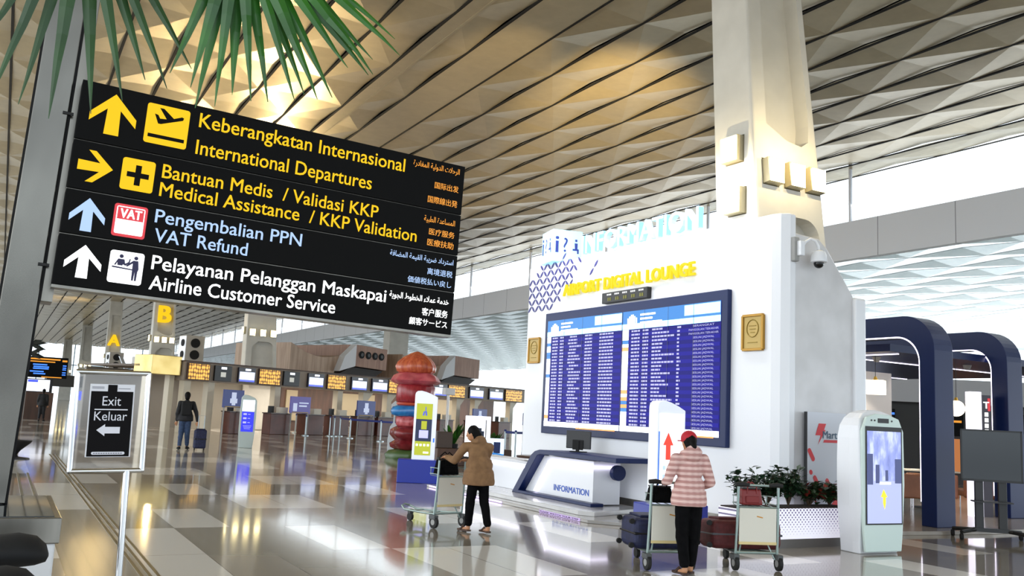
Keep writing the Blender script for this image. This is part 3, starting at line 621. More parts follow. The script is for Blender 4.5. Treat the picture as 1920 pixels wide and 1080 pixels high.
MB().flat([(-.155, 1.44), (-.07, 1.26), (-.115, 1.26), (-.115, 1.06), (-.195, 1.06), (-.195, 1.26), (-.24, 1.26)], (0, -.11, 0), X3, Z3).build('red_arrow', M('arrow_red', '#e8402c', .4, emit='#e8402c', es=.6), k1)
MB().flat(rrect(.02, .9, .005, 2, -.315, .55), (0, -.109, 0), X3, Z3).build('blue_stripe', M('stripe_blue', '#2f6fd0', .4, emit='#2f6fd0', es=.5), k1)
b = MB()
for x0, z0, w_, h_ in ((-.24, .92, .05, .06), (-.17, .92, .035, .06), (-.12, .92, .06, .06), (-.24, .8, .06, .06), (-.16, .8, .08, .06), (-.26, .52, .09, .12)): b.flat(rrect(w_, h_, .01, 3, x0, z0), (0, -.11, 0), X3, Z3)
b.build('pale_blue_print', M('print_pale_blue', '#bcd4f4', .4, emit='#b8d2f6', es=.6), k1)
k2 = ad_kiosk((8.2, 18.45, 0), math.radians(-24), 'white kiosk with yellow and navy advert screens before the red sculpture', .5, 2.0, .98, .5, .05)
YL = M('advert_yellow', '#50540e', .3, emit='#c9d02a', es=.75); DN = M('advert_navy', '#1a2440', .3, emit='#1c2748', es=.5); PB = M('advert_lilac', '#b4b0f0', .3, emit='#aeb0f4', es=.75)
def fp_(t, x0, x1, z0, z1, mt, nm, y=-.104): return MB().flat([(x0, z0), (x1, z0), (x1, z1), (x0, z1)], (0, y, 0), X3, Z3, .003).build(nm, mt, t)
fp_(k2, -.15, .2, .6, 1.72, DN, 'advert_screen', -.102); fp_(k2, -.15, .2, 1.38, 1.72, YL, 'advert_top', -.106); fp_(k2, -.15, .2, .6, .9, YL, 'advert_bottom', -.106); fp_(k2, -.03, .09, 1.16, 1.34, YL, 'advert_tile', -.106); fp_(k2, -.07, .13, .97, 1.14, PB, 'advert_text_tile', -.106)
b = MB(); b.tube([(.0, -.112, 1.46), (.02, -.112, 1.54), (.06, -.112, 1.55), (.07, -.112, 1.46)], .02, 6); b.boxc((.05, -.11, 1.6), (.02, .006, .1)); b.build('advert_figure', M('figure_blue', '#5560c8', .4, emit='#5560c8', es=.5), k2)
b = MB()
for k in range(4): b.boxc((-.1+k*.08, -.11, .82), (.05, .004, .05))
b.boxc((.1, -.11, .66), (.12, .004, .04)); b.build('advert_print', M('print_white', '#f0f4e0', .4, emit='#f0f4e0', es=.7), k2); MB().boxc((.26, -.104, .93), (.03, .006, .09)).build('blue_emblem', M('emblem_blue', '#2e6fd8', .4, emit='#2e6fd8', es=.5), k2)
k3 = thing('information_kiosk', 'small white kiosk with a deep blue screen standing alone on the far floor', 'kiosk', (7.5, 31.6, 0), math.radians(-14)); k3.scale = (.8, 1, 1)
P = [(-.28, 0), (.28, 0), (.33, .5), (.34, 1.1), (.33, 1.6), (.24, 1.7), (0, 1.78), (-.22, 1.8), (-.32, 1.7), (-.34, 1.1), (-.32, .5)]
MB().prism(P, lambda a, c, d: (a, d, c), -.12, .12).build('casing', M('kiosk_pale_green', '#bccac8', .3), k3, bevel=.02)
fp_(k3, -.25, .25, .55, 1.22, M('kiosk_blue_screen', '#1d22c8', .2, emit='#2226d8', es=.95), 'screen', -.126); fp_(k3, -.25, .25, 1.24, 1.62, E_SCRW, 'header_panel', -.126)
b = MB()
for r in range(3): b.boxc((-.12, -.132, 1.14-r*.14), (.14, .006, .06)); b.boxc((.05, -.132, 1.14-r*.14), (.1, .006, .02))
for r in range(3): b.boxc((.0, -.132, .75-r*.05), (.35-.05*r, .006, .012))
b.build('screen_text', E_ROW, k3)
# big curved video kiosk at the right
k4 = thing('video_kiosk', 'curved white kiosk with a tall street video screen at the right', 'kiosk', (10.35, 8.25, 0), math.radians(-3))
side = [(-.07, 0), (.0, .08), (-.02, .35), (-.05, .55), (-.02, 1.2), (.0, 1.6), (.03, 1.74), (.1, 1.8), (.5, 1.8), (.55, 1.7), (.56, .5), (.5, .3), (.46, .0)]
def kfront(z):  # half width of the front by height
    return .36+.06*math.sin(max(0, min(1, z/1.75))*PI)
b = MB(); zs = [0, .15, .35, .6, .9, 1.2, 1.5, 1.66, 1.76, 1.83, 1.865, 1.88]; V = []; n_ = 0
wid = [.35, .36, .385, .41, .42, .42, .41, .39, .345, .26, .14, .03]
fy = [0, -.01, -.03, -.06, -.07, -.06, -.05, -.03, 0, .03, .06, .08]
rings = []
for z, w_, y_ in zip(zs, wid, fy):
    sk = .0; rings.append([(-w_, y_, z-.02*0), (w_, y_, z), (w_+.015, .1, z), (w_, .33-max(0, z-1.6)*.3, z), (-w_, .33-max(0, z-1.6)*.3, z), (-w_-.015, .1, z)])
V = [p for r in rings for p in r]; b.add(V, [(i*6+j, i*6+(j+1) % 6, i*6+6+(j+1) % 6, i*6+6+j) for i in range(len(rings)-1) for j in range(6)]+[(5, 4, 3, 2, 1, 0), tuple(len(V)-6+j for j in range(6))])
b.build('casing', WHITE, k4, bevel=.02)
b = MB(); b.prism([(-.33, .03), (.33, .03), (.36, .3), (.4, .9), (.385, 1.6), (.3, 1.77), (.12, 1.82), (-.12, 1.83), (-.3, 1.78), (-.385, 1.6), (-.4, .9), (-.36, .3)], lambda a, c, d: (a, d, c), -.085, -.04); b.build('front_plate', M('kiosk_mint', '#cfe0da', .2), k4, bevel=.012)
fp_(k4, -.335, .345, .38, 1.66, BLACK, 'screen_frame', -.09)
def kscreen():
    mt = M('street_video', '#8a94c8', .15, emit='#ffffff', es=.85); t, N, L_, bb = nodes(mt); tcn = N.new('ShaderNodeTexCoord'); mp_ = N.new('ShaderNodeMapping'); mp_.inputs['Scale'].default_value = (3, 1, 1.2)
    nz = N.new('ShaderNodeTexNoise'); nz.inputs['Scale'].default_value = 3; nz.inputs['Detail'].default_value = 4; cr = N.new('ShaderNodeValToRGB')
    for p, c in ((.3, '#3a3f8c'), (.5, '#7f88c4'), (.62, '#c6cdf0')):
        e = cr.color_ramp.elements.new(p); e.color = (*lin(c), 1)
    cr.color_ramp.elements[0].color = (*lin('#1c2058'), 1); cr.color_ramp.elements[-1].color = (*lin('#eef0ff'), 1)
    L_.new(tcn.outputs['Object'], mp_.inputs[0]); L_.new(mp_.outputs[0], nz.inputs[0]); L_.new(nz.outputs[0], cr.inputs[0]); L_.new(cr.outputs[0], bb.inputs['Emission Color']); return mt
fp_(k4, -.31, .32, .4, 1.6, kscreen(), 'video_screen', -.094)
fp_(k4, -.31, .32, .4, .95, M('video_street', '#9aa0c8', .2, emit='#9fa6d0', es=.8), 'video_road', -.0945)
b = MB()
for x0, z0, w_, h_ in ((-.31, .9, .1, .4), (-.16, .92, .07, .24), (.2, .92, .12, .32), (.02, .95, .05, .14)): b.box(x0, x0+w_, -.1, -.098, z0, z0+h_)
b.build('video_buildings', M('video_dark', '#39406e', .3, emit='#3a4274', es=.6), k4)
MB().flat([(-.02, .84), (.05, .74), (.02, .74), (.02, .66), (.0, .58), (-.03, .66), (-.03, .74), (-.07, .74)], (0, -.1025, 0), X3, Z3).build('yellow_marker', M('marker_yellow', '#f0d820', .3, emit='#f4dc20', es=.9), k4)
MB().box(-.09, .12, -.102, -.1, .905, .935).build('caption_bar', E_SCRW, k4)
b = MB().box(-.1, .1, -.092, -.085, 1.71, 1.77); b.build('camera_window', BLACK, k4)
b = MB()
for x in (-.22, -.16, .16): b.tube([(x, -.093, 1.74), (x, -.085, 1.74)], .012, 10)
b.build('sensor', DARK, k4)
# ================================================================== BANNER, PLANTER AND SHRUBS
bn = thing('shop_banner', 'white and red upright banner with a lightning bolt, against the grey side wall', 'banner', (10.5, 9.27, 0))
MB().box(-.4, .4, -.02, .03, .12, 1.83).build('panel', M('banner_white', '#cfd3dc', .4), bn); MB().box(-.41, -.4, -.022, .03, .12, 1.83).build('edge_profile', DARK, bn)
RD = M('banner_red', '#d3202c', .4)
def fl(P, nm, mt, y=-.024): return MB().flat(P, (0, y, 0), X3, Z3).build(nm, mt, bn)
fl([(-.17, 1.67), (-.02, 1.67), (-.06, 1.58), (-.03, 1.58), (-.19, 1.36), (-.13, 1.5), (-.24, 1.5)], 'lightning_bolt', RD)
MB().text('Mart', (-.09, -.026, 1.46), X3, Z3, w=.3, cap=.11, bold=.01).build('lettering', M('lettering_teal', '#234a66', .4), bn); fl([(-.08, 1.4), (.33, 1.4), (.31, 1.44), (-.06, 1.44)], 'underline_bar', RD)
def pill(x, z, l, w):
    d = Vector((.55, -.83)).normalized(); q = Vector((-d.y, d.x)); P = []
    for c, s_ in (((x, z), 1), ((x+d.x*l, z+d.y*l), -1)):
        for i in range(7):
            a = PI*i/6; v_ = q*math.cos(a)*w*s_-d*math.sin(a)*w*s_; P.append((c[0]+v_.x, c[1]+v_.y))
    return P
for k, (x, z, l, w) in enumerate(((-.36, 1.28, .14, .035), (-.33, .98, .01, .032), (-.25, .9, .3, .035), (.0, .86, .32, .035), (-.33, .72, .3, .015))): fl(pill(x, z, l, w), 'red_streak', RD)
fl([(-.395, .6), (-.2, .3), (.0, .45), (.2, .62), (.36, .3), (.39, .13), (-.395, .13)], 'red_splash', RD); fl([(.14, .62), (.28, .7), (.39, .5), (.39, .3), (.2, .4)], 'red_splash', RD, -.0245)
pl_ = thing('planter', 'long white perforated planter trough glowing violet at the foot of the white partition', 'planter', (9.45, 9.02, 0))
def perforated():
    mt = M('perforated_white', '#eceaf6', .4, emit='#e6e0ff', es=.42); t, N, L_, bb = nodes(mt); tcn = N.new('ShaderNodeTexCoord'); sp = N.new('ShaderNodeSeparateXYZ'); L_.new(tcn.outputs['Object'], sp.inputs[0])
    def mth(op, a, b_=None):
        n = N.new('ShaderNodeMath'); n.operation = op
        for i, q in enumerate((a, b_)):
            if q is None: continue
            if isinstance(q, (int, float)): n.inputs[i].default_value = q
            else: L_.new(q, n.inputs[i])
        return n.outputs[0]
    p_ = mth('ADD', sp.outputs[0], sp.outputs[2]); q_ = mth('SUBTRACT', sp.outputs[0], sp.outputs[2])
    fa_ = mth('ABSOLUTE', mth('SUBTRACT', mth('FRACT', mth('DIVIDE', p_, .062)), .5)); fb2 = mth('ABSOLUTE', mth('SUBTRACT', mth('FRACT', mth('DIVIDE', q_, .062)), .5))
    r_ = mth('ADD', mth('POWER', fa_, 2.0), mth('POWER', fb2, 2.0)); hole = mth('LESS_THAN', r_, mth('MULTIPLY', mth('SUBTRACT', sp.outputs[2], .14), .3))
    mx = N.new('ShaderNodeMix'); mx.data_type = 'RGBA'; mx.inputs[6].default_value = (*lin('#eceaf6'), 1); mx.inputs[7].default_value = (*lin('#6a6480'), 1); L_.new(hole, mx.inputs[0]); L_.new(mx.outputs[2], bb.inputs['Base Color']); L_.new(mx.outputs[2], bb.inputs['Emission Color']); return mt
MB().box(-1.03, 1.08, -.17, .2, .12, .52).build('trough', perforated(), pl_, bevel=.006); MB().box(-1.0, 1.05, -.12, .18, 0, .12).build('plinth', M('plinth_stone', '#5c5854', .3), pl_)
MB().box(-1.01, 1.06, -.15, .18, .505, .535).build('soil', M('soil', '#2a1e14', .95), pl_)
def shrub(loc, h, r, n, seed, label, red=False):
    t = thing('shrub', label, 'plant', loc, 0, 'shrubs in the white planter'); r_ = random.Random(seed); b = MB(); tw = MB(); br = MB()
    for k in range(n):
        a = r_.uniform(0, 2*PI); e = r_.uniform(.25, 1); top = Vector((math.cos(a)*r*e, math.sin(a)*r*e*.6, h*r_.uniform(.55, 1)*(1-.25*e)))
        tw.tube([(0, 0, 0), tuple(top*.5+Vector((0, 0, .05))), tuple(top)], [.007, .005, .003], 5)
        for q in range(13):
            f = r_.uniform(.45, 1.02); p = top*f+Vector((r_.uniform(-.04, .04), r_.uniform(-.04, .04), r_.uniform(-.02, .04))); d = Vector((r_.uniform(-1, 1), r_.uniform(-1, 1), r_.uniform(-.4, .5))).normalized(); s_ = d.cross(Z3).normalized(); L_ = r_.uniform(.08, .14); w_ = L_*.34
            (br if red and r_.random() < .16 else b).add([p, p+d*L_*.5+s_*w_+Z3*.006, p+d*L_-Z3*.012, p+d*L_*.5-s_*w_+Z3*.006, p+d*L_*.5-Z3*.004], [(0, 1, 4), (1, 2, 4), (2, 3, 4), (3, 0, 4)])
    b.build('foliage', M('shrub_leaf', '#1f3a22', .4) if not red else M('shrub_leaf_warm', '#263d20', .4), t); tw.build('stem', M('shrub_stem', '#4a3a28', .8), t)
    if red: br.build('red_leaves', M('shrub_leaf_red', '#8a2c24', .45), t)
for k, (x, h_, r_, lb) in enumerate([(8.72, .5, .3, 'shrub at the left end of the planter, behind the unattended trolley'), (9.1, .46, .28, 'second shrub from the left in the white planter'), (9.5, .56, .32, 'tall shrub in the middle of the white planter, by the corner of the partition'), (9.9, .36, .32, 'reddish shrub in front of the banner streaks'), (10.3, .34, .26, 'shrub at the right end of the planter, beside the video kiosk')]):
    shrub((x, 9.03, .53), h_*1.08, r_, 26, 30+k, lb, red=k >= 3)
# ================================================================== LUGGAGE TROLLEYS AND BAGS
TUBE = M('trolley_tube', '#8fa09c', .3, .6); PANEL = M('trolley_panel', '#d9d5c8', .5); RUB = M('rubber', '#121212', .7)
def trolley(loc, rz, label):
    t = thing('luggage_trolley', label, 'trolley', loc, rz, 'airport luggage trolleys'); H_ = .93
    b = MB()
    for s_ in (-1, 1):
        b.tube([(s_*.245, .02, .17), (s_*.24, -.005, .5), (s_*.235, -.02, H_-.02)], .015, 10)
        b.tube([(s_*.24, .02, .19), (s_*.18, .35, .17), (s_*.11, .86, .16), (s_*.07, .98, .2)], .014, 8); b.tube([(s_*.14, .1, .33), (s_*.22, .02, .12)], .009, 8)
    b.tube([(-.07, .98, .2), (0, 1.0, .22), (.07, .98, .2)], .014, 8); b.tube([(-.17, .4, .165), (.17, .4, .165)], .012, 8); b.tube([(-.13, .72, .16), (.13, .72, .16)], .012, 8); b.tube([(-.24, .03, .19), (.24, .03, .19)], .014, 8)
    b.tube([(-.235, -.02, .69), (.235, -.02, .69)], .009, 8); b.build('frame', TUBE, t, smooth=40)
    b = MB().tube([(-.27, -.03, H_), (.27, -.03, H_)], .014, 10); b.build('handle_bar', TUBE, t, smooth=40)
    for s_ in (-1, 1): MB().tube([(s_*.12, -.035, H_+.002), (s_*.2, -.045, H_+.012), (s_*.275, -.04, H_+.006)], [.02, .026, .022], 10).build('hand_grip', RUB, t, smooth=50)
    MB().box(-.22, .22, -.018, .0, .31, .68).build('advert_panel', PANEL, t, bevel=.008); MB().boxc((.02, -.02, .585), (.07, .004, .012), ry=.2).build('panel_sticker', M('sticker_orange', '#c98a2c', .5), t); MB().box(-.22, .22, -.02, .002, .285, .315).build('panel_rail', M('rail_cream', '#d8c48c', .4), t)
    b = MB()
    for z in (.72, .8): b.tube([(-.22, -.01, z), (-.21, .2, z), (.21, .2, z), (.22, -.01, z)], .006, 6)
    for x in (-.2, -.1, 0, .1, .2): b.tube([(x, 0, .69), (x, .2, .7), (x, .2, .8)], .005, 6)
    b.build('basket', TUBE, t)
    for s_ in (-1, 1):
        w = MB().tube([(s_*.255-.022, .0, .085), (s_*.255+.022, .0, .085)], .083, 20).build('rear_wheel', RUB, t, bevel=.008); MB().tube([(s_*.255-.025, 0, .085), (s_*.255+.025, 0, .085)], .04, 14).build('hub', GREY, w); MB().boxc((s_*.255, .015, .15), (.07, .13, .06)).build('wheel_cover', M('cover_grey', '#4c4f50', .5), t, bevel=.01)
    w = MB().tube([(-.02, .86, .055), (.02, .86, .055)], .055, 16).build('front_wheel', RUB, t); MB().box(-.03, .03, .83, .89, .1, .16).build('fork', DARK, t)
    return t
T2 = trolley((6.48, 7.85, 0), math.radians(-14), 'luggage trolley with a navy suitcase, pushed by the person in the red cap')
T3 = trolley((7.5, 7.58, 0), math.radians(-20), 'unattended luggage trolley loaded with a maroon suitcase before the planter')
T1 = trolley((5.55, 11.42, 0), math.radians(14), 'luggage trolley with a bare base that the person in the tan jacket leans on')
def suitcase(name, label, loc, rot, dims, mt, trim, flat=True, wheels=True, group=None):
    t = thing(name, label, 'suitcase', loc, 0, group); t.rotation_euler = rot; x, y, z = dims
    MB().box(-x/2, x/2, -y/2, y/2, 0, z).build('shell', mt, t, bevel=min(dims)*.22, seg=4)
    b = MB().box(-x/2-.004, x/2+.004, -y/2-.004, y/2+.004, z*.46, z*.54); b.build('zip_band', trim, t, bevel=.02)
    b = MB().box(-x*.36, x*.36, -y*.38, y*.38, z-.002, z+.025); b.build('front_pocket', mt, t, bevel=.02)
    MB().tube([(-.1, -y/2-.0, z*.5), (-.09, -y/2-.035, z*.5), (.09, -y/2-.035, z*.5), (.1, -y/2, z*.5)], .012, 8).build('carry_handle', trim, t, smooth=40)
    if wheels:
        for sx_ in (-1, 1):
            for zz in (.12, .88): MB().tube([(sx_*x*.4-.015, y/2+.02, z*zz), (sx_*x*.4+.015, y/2+.02, z*zz)], .03, 12).build('wheel', RUB, t)
    return t
MAR = noise_mix('maroon_fabric', '#4a1618', '#5c2022', 18, .7); NB = noise_mix('navy_case_fabric', '#161a38', '#20264c', 18, .65); REDB = M('red_bag', '#7c1c1c', .5)
def on(T_, p): return tuple(Matrix.Translation(T_.location) @ Matrix.Rotation(T_.rotation_euler[2], 4, 'Z') @ Vector(p))
suitcase('suitcase', 'large maroon suitcase lying across the unattended trolley', on(T3, (-.02, .42, .185)), (0, math.radians(4), T3.rotation_euler[2]+math.radians(90)), (.46, .84, .32), MAR, M('maroon_trim', '#55565c', .5))
suitcase('suitcase', 'big navy suitcase sticking out to the left of the pushed trolley', on(T2, (.03, .42, .185)), (0, math.radians(0), T2.rotation_euler[2]+math.radians(90)), (.44, .7, .34), NB, BLACK)
def handbag(label, loc, rz, dims, mt, straps=True, cat='bag'):
    t = thing('hand_bag', label, cat, loc, rz); x, y, z = dims
    b = MB(); V = [(-x/2, -y/2, 0), (x/2, -y/2, 0), (x/2, y/2, 0), (-x/2, y/2, 0), (-x*.44, -y*.3, z), (x*.44, -y*.3, z), (x*.44, y*.3, z), (-x*.44, y*.3, z)]
    b.add(V, [(3, 2, 1, 0), (4, 5, 6, 7), (0, 1, 5, 4), (1, 2, 6, 5), (2, 3, 7, 6), (3, 0, 4, 7)]); b.build('body', mt, t, bevel=.025, seg=3); MB().box(-x*.42, x*.42, -y*.32, y*.32, z-.006, z+.012).build('zip_top', BLACK, t, bevel=.004)
    if straps:
        for s_ in (-1, 1): MB().tube([(-x*.22, s_*y*.36, z*.7), (-x*.2, s_*y*.34, z*1.15), (0, s_*y*.3, z*1.4), (x*.2, s_*y*.34, z*1.15), (x*.22, s_*y*.36, z*.7)], .008, 8).build('strap', mt, t, smooth=40)
    MB().box(-x*.3, x*.3, -y*.5-.008, -y*.42, z*.15, z*.55).build('pocket', mt, t, bevel=.006); return t
handbag('dark red shoulder bag in the top basket of the unattended trolley', on(T3, (-.04, .11, .705)), T3.rotation_euler[2], (.26, .14, .18), REDB)
handbag('black handbag in the top basket of the trolley pushed by the red capped person', on(T2, (-.08, .11, .705)), T2.rotation_euler[2], (.28, .15, .17), BLACKCL)
handbag('black bag in the basket of the trolley beside the person in the tan jacket', on(T1, (.0, .11, .705)), T1.rotation_euler[2], (.36, .16, .22), BLACKCL)
bb_ = thing('bottle', 'small blue bottle hooked by the left grip of the pushed trolley', 'bottle', on(T2, (-.165, .1, .706)), 0)
MB().lathe([(.03, 0), (.034, .01), (.034, .1), (.012, .13), (.012, .15)], n=16).build('body', M('bottle_blue', '#1f6fe0', .2), bb_, smooth=40); MB().lathe([(.015, .145), (.015, .17), (.0135, .172)], n=14).build('cap', WHITE, bb_, smooth=40)
# ================================================================== PEOPLE
def remesh(b, vox, smooth=5, fold=0., fs=9., seed=0):
    me = bpy.data.meshes.new('grown'); me.from_pydata(b.v, [], b.f); o = bpy.data.objects.new('grown', me); COL.objects.link(o)
    bm = bmesh.new(); bm.from_mesh(me); bmesh.ops.recalc_face_normals(bm, faces=bm.faces); bm.to_mesh(me); bm.free()
    r = o.modifiers.new('r', 'REMESH'); r.mode = 'VOXEL'; r.voxel_size = vox; r.use_smooth_shade = True
    q = o.modifiers.new('s', 'SMOOTH'); q.iterations = smooth; q.factor = .5
    bpy.context.view_layer.update(); dg = bpy.context.evaluated_depsgraph_get(); out = bpy.data.meshes.new_from_object(o.evaluated_get(dg)); bpy.data.objects.remove(o)
    if fold:
        for v in out.vertices:
            p = v.co; k = noise.noise(Vector((p.x*fs*.8, p.y*fs*.8, p.z*fs*1.5+seed)))+.5*noise.noise(Vector((p.x*fs*2, p.y*fs*2, p.z*fs*3.2+seed)))
            v.co = p+v.normal*k*fold
    out.polygons.foreach_set('use_smooth', [True]*len(out.polygons)); return out
def mesh_obj(name, me, mt, parent=None):
    me.name = name; me.materials.clear(); me.materials.append(mt); o = bpy.data.objects.new(name, me); COL.objects.link(o)
    if parent: o.parent = parent
    return o
def lerp(a, b, t): return Vector(a)*(1-t)+Vector(b)*t
def figure(label, loc, rz, H, J, mats, vox=.007, loose=1.12, hood=False, cap=False, bun=False, tail=False, pack=False, jac_len=.47, slim=1., group=None):
    """J: joints in fractions of the height. One skin for head, trunk, arms with fingers and legs; clothes and hair are its children."""
    P = {k: Vector(v)*H for k, v in J.items()}; g = H; b = MB()
    hd, nk, ch, ws, pv = P['head'], P['neck'], P['chest'], P['waist'], P['pelvis']; fd = (P['face']-hd).normalized(); rt = fd.cross(Z3).normalized(); upv = rt.cross(fd).normalized()
    Rm = Matrix((rt, fd, upv)).transposed()
    b.ball(hd, (.046*g, .058*g, .066*g), 18, 12, Rm); b.ball(hd+fd*.018*g-upv*.036*g, (.034*g, .036*g, .032*g), 14, 9, Rm)
    b.ball(hd+fd*.06*g-upv*.012*g, (.009*g, .012*g, .014*g), 8, 6, Rm)
    for s in (-1, 1): b.ball(hd+rt*s*.047*g-upv*.008*g, (.006*g, .012*g, .018*g), 8, 6, Rm); b.ball(hd+rt*s*.018*g+fd*.05*g+upv*.004*g, .008*g, 8, 6)
    b.ball(hd+fd*.053*g-upv*.036*g, (.014*g, .007*g, .006*g), 8, 6, Rm)
    b.cone(hd-upv*.045*g-fd*.012*g, nk, .027*g, .032*g); b.ball(ch, (.085*g*slim, .055*g, .1*g)); b.ball(ws, (.072*g*slim, .05*g, .085*g)); b.ball(pv, (.088*g*slim, .062*g, .07*g)); b.cone(lerp(ch, nk, .5), nk, .05*g, .03*g)
    jk, tr = MB(), MB()
    k = .016*g
    jk.ball(ch, (.085*g*slim+k, .062*g+k*.6, .105*g)); jk.ball(ws, ((.082*g*slim+k*1.2)*loose, (.062*g+k)*loose, .1*g)); jk.ball(lerp(ws, pv, .75), ((.098*g*slim+k*.9)*loose, (.074*g+k*.8)*loose, .075*g)); jk.cone(lerp(ch, nk, .45), nk-Vector((0, 0, .008*g)), .06*g, .04*g)
    hem = pv+Vector((0, 0, (jac_len-J['pelvis'][2])*g)); jk.lathe([(.112*g*slim*loose, -.008*g), (.116*g*slim*loose, .0), (.118*g*slim*loose, .03*g), (.11*g*slim*loose, .1*g)], tuple(hem), 24, .8)
    for s, nm in ((-1, 'l'), (1, 'r')):
        sh, el, wr, kn = P['sh'+nm], P['el'+nm], P['wr'+nm], P['hand'+nm]
        b.cone(lerp(ch, sh, .55)+Vector((0, 0, .03*g)), sh, .035*g, .03*g); b.cone(sh, el, .028*g, .022*g); b.cone(el, wr, .022*g, .0145*g)
        jk.cone(lerp(ch, sh, .4)+Vector((0, 0, .035*g)), sh, .05*g, .043*g); jk.cone(sh, el, .043*g, .036*g); jk.cone(el, lerp(el, wr, .9), .036*g, .026*g)
        d = (kn-wr).normalized(); side = d.cross(Z3); side = side.normalized() if side.length > .2 else Vector((0, 1, 0)).cross(d).normalized(); nn = side.cross(d).normalized()
        b.ball(wr+d*.03*g, (.024*g, .012*g, .034*g), 12, 8, Matrix((side, nn, d)).transposed()); b.cone(wr, wr+d*.03*g, .0145*g, .016*g)
        curl = -nn if nn.z > 0 else nn
        for q, (off, L_) in enumerate(((-.017, .030), (-.006, .034), (.006, .032), (.016, .026))):
            a0 = wr+d*.055*g+side*off*g; a1 = a0+(d*.75+curl*.5).normalized()*L_*.55*g; a2 = a1+(d*.3+curl*.9).normalized()*L_*.5*g; b.cone(a0, a1, .0062*g, .0056*g, 8); b.cone(a1, a2, .0056*g, .0048*g, 8)
        tb = wr+d*.022*g+side*(-.02)*g*(1 if s < 0 else -1); t1 = tb+(d*.6-side*.6*(1 if s < 0 else -1)+curl*.3).normalized()*.022*g; b.cone(tb, t1, .0072*g, .006*g, 8); b.cone(t1, t1+(d+curl*.3).normalized()*.016*g, .006*g, .005*g, 8)
        hp, ke, an, to = P['hip'+nm], P['kn'+nm], P['an'+nm], P['toe'+nm]
        b.cone(hp, ke, .052*g, .034*g); b.cone(ke, lerp(ke, an, .35), .034*g, .034*g); b.cone(lerp(ke, an, .35), an, .034*g, .02*g); b.cone(an-Vector((0, 0, .018*g)), to, .02*g, .015*g)
        tr.cone(hp+Vector((0, 0, .0*g)), ke, .057*g, .045*g); tr.cone(ke, lerp(ke, an, .86), .045*g, .036*g)
    tr.ball(pv-Vector((0, 0, .01*g)), (.092*g*slim, .066*g, .06*g))
    body = mesh_obj('person', remesh(b, vox, 4), mats['skin']); body.location = loc; body.rotation_euler = (0, 0, rz); tag(body, label, 'person', group)
    if hood: jk.ball(nk-fd*.05*g-Vector((0, 0, .015*g)), (.07*g, .036*g, .062*g), 14, 9); jk.tube([nk+rt*.05*g+fd*.02*g, nk+rt*.055*g-fd*.04*g, nk-fd*.065*g-Vector((0, 0, .01*g)), nk-rt*.055*g-fd*.04*g, nk-rt*.05*g+fd*.02*g], .022*g, 10)
    mesh_obj('jacket', remesh(jk, vox*1.25, 4, .0065*g/1.5, 7, 3), mats['jacket'], body); mesh_obj('trousers', remesh(tr, vox*1.25, 4, .005*g/1.5, 8, 8), mats['trousers'], body)
    h = MB(); h.ball(hd-fd*.01*g+upv*.012*g, (.052*g, .06*g, .064*g), 18, 12, Rm); h.ball(hd-fd*.03*g-upv*.03*g, (.042*g, .035*g, .05*g), 14, 9, Rm)
    if tail: h.cone(hd-fd*.052*g-upv*.01*g, hd-fd*.066*g-upv*.075*g, .03*g, .026*g); h.cone(hd-fd*.066*g-upv*.075*g, hd-fd*.06*g-upv*.12*g+rt*.012*g, .026*g, .012*g)
    if bun: h.cone(hd-fd*.055*g+upv*.012*g, hd-fd*.07*g-upv*.045*g, .024*g, .022*g); h.cone(hd-fd*.07*g-upv*.045*g, hd-fd*.055*g-upv*.09*g, .022*g, .012*g)
    mesh_obj('hair', remesh(h, vox*1.1, 3, .003, 30), mats['hair'], body)
    if cap:
        c = MB(); c.ball(hd+upv*.026*g-fd*.004*g, (.057*g, .064*g, .056*g), 20, 12, Rm); n0 = len(c.v)
        c.boxc(hd+fd*.075*g+upv*.022*g, (.085*g, .06*g, .008*g), math.atan2(-fd.x, fd.y)); o = mesh_obj('cap', remesh(c, vox, 3), mats['cap'], body)
        c = MB(); c.ball(hd+upv*.005*g-fd*.062*g, (.018*g, .012*g, .02*g), 12, 8, Rm); c.build('cap_opening', mats['hair'], o, smooth=60)
    for nm in 'lr':
        an, to = P['an'+nm], P['toe'+nm]; d = (to-an); d.z = 0; d.normalize(); so = MB(); z0 = min(an.z, to.z)
        a = math.atan2(d.y, d.x); c_ = an+d*.035*g; so.prism([(x*g*.115*math.cos(a)-y*g*math.sin(a), x*g*.115*math.sin(a)+y*g*math.cos(a)) for x, y in ((-.55, 0), (-.45, .024), (0, .022), (.5, .03), (.78, .02), (.85, 0), (.78, -.02), (.5, -.03), (0, -.022), (-.45, -.024))], lambda x, y, z: (c_.x+x, c_.y+y, an.z-.045*g+z), 0, .014*g)
        so.tube([c_+d*.04*g+Vector((-d.y, d.x, 0))*.03*g-Z3*.035*g, c_+d*.03*g-Z3*.004*g, c_+d*.04*g-Vector((-d.y, d.x, 0))*.03*g-Z3*.035*g], .009*g, 8)
        if mats.get('closed'): so.ball(c_+d*.012*g-Z3*.024*g, (.03*g, .03*g, .022*g)); so.cone(an-Z3*.015*g, to-Z3*.0*g, .026*g, .02*g)
        so.build('shoe', mats['shoe'], body, smooth=40)
    if pack: 
        q = ch-fd*.095*g-Vector((0, 0, .02*g)); MB().boxc(q, (.17*g, .09*g, .25*g), math.atan2(-fd.x, fd.y)).build('backpack', mats['pack'], body, bevel=.03*g, seg=3)
    return body
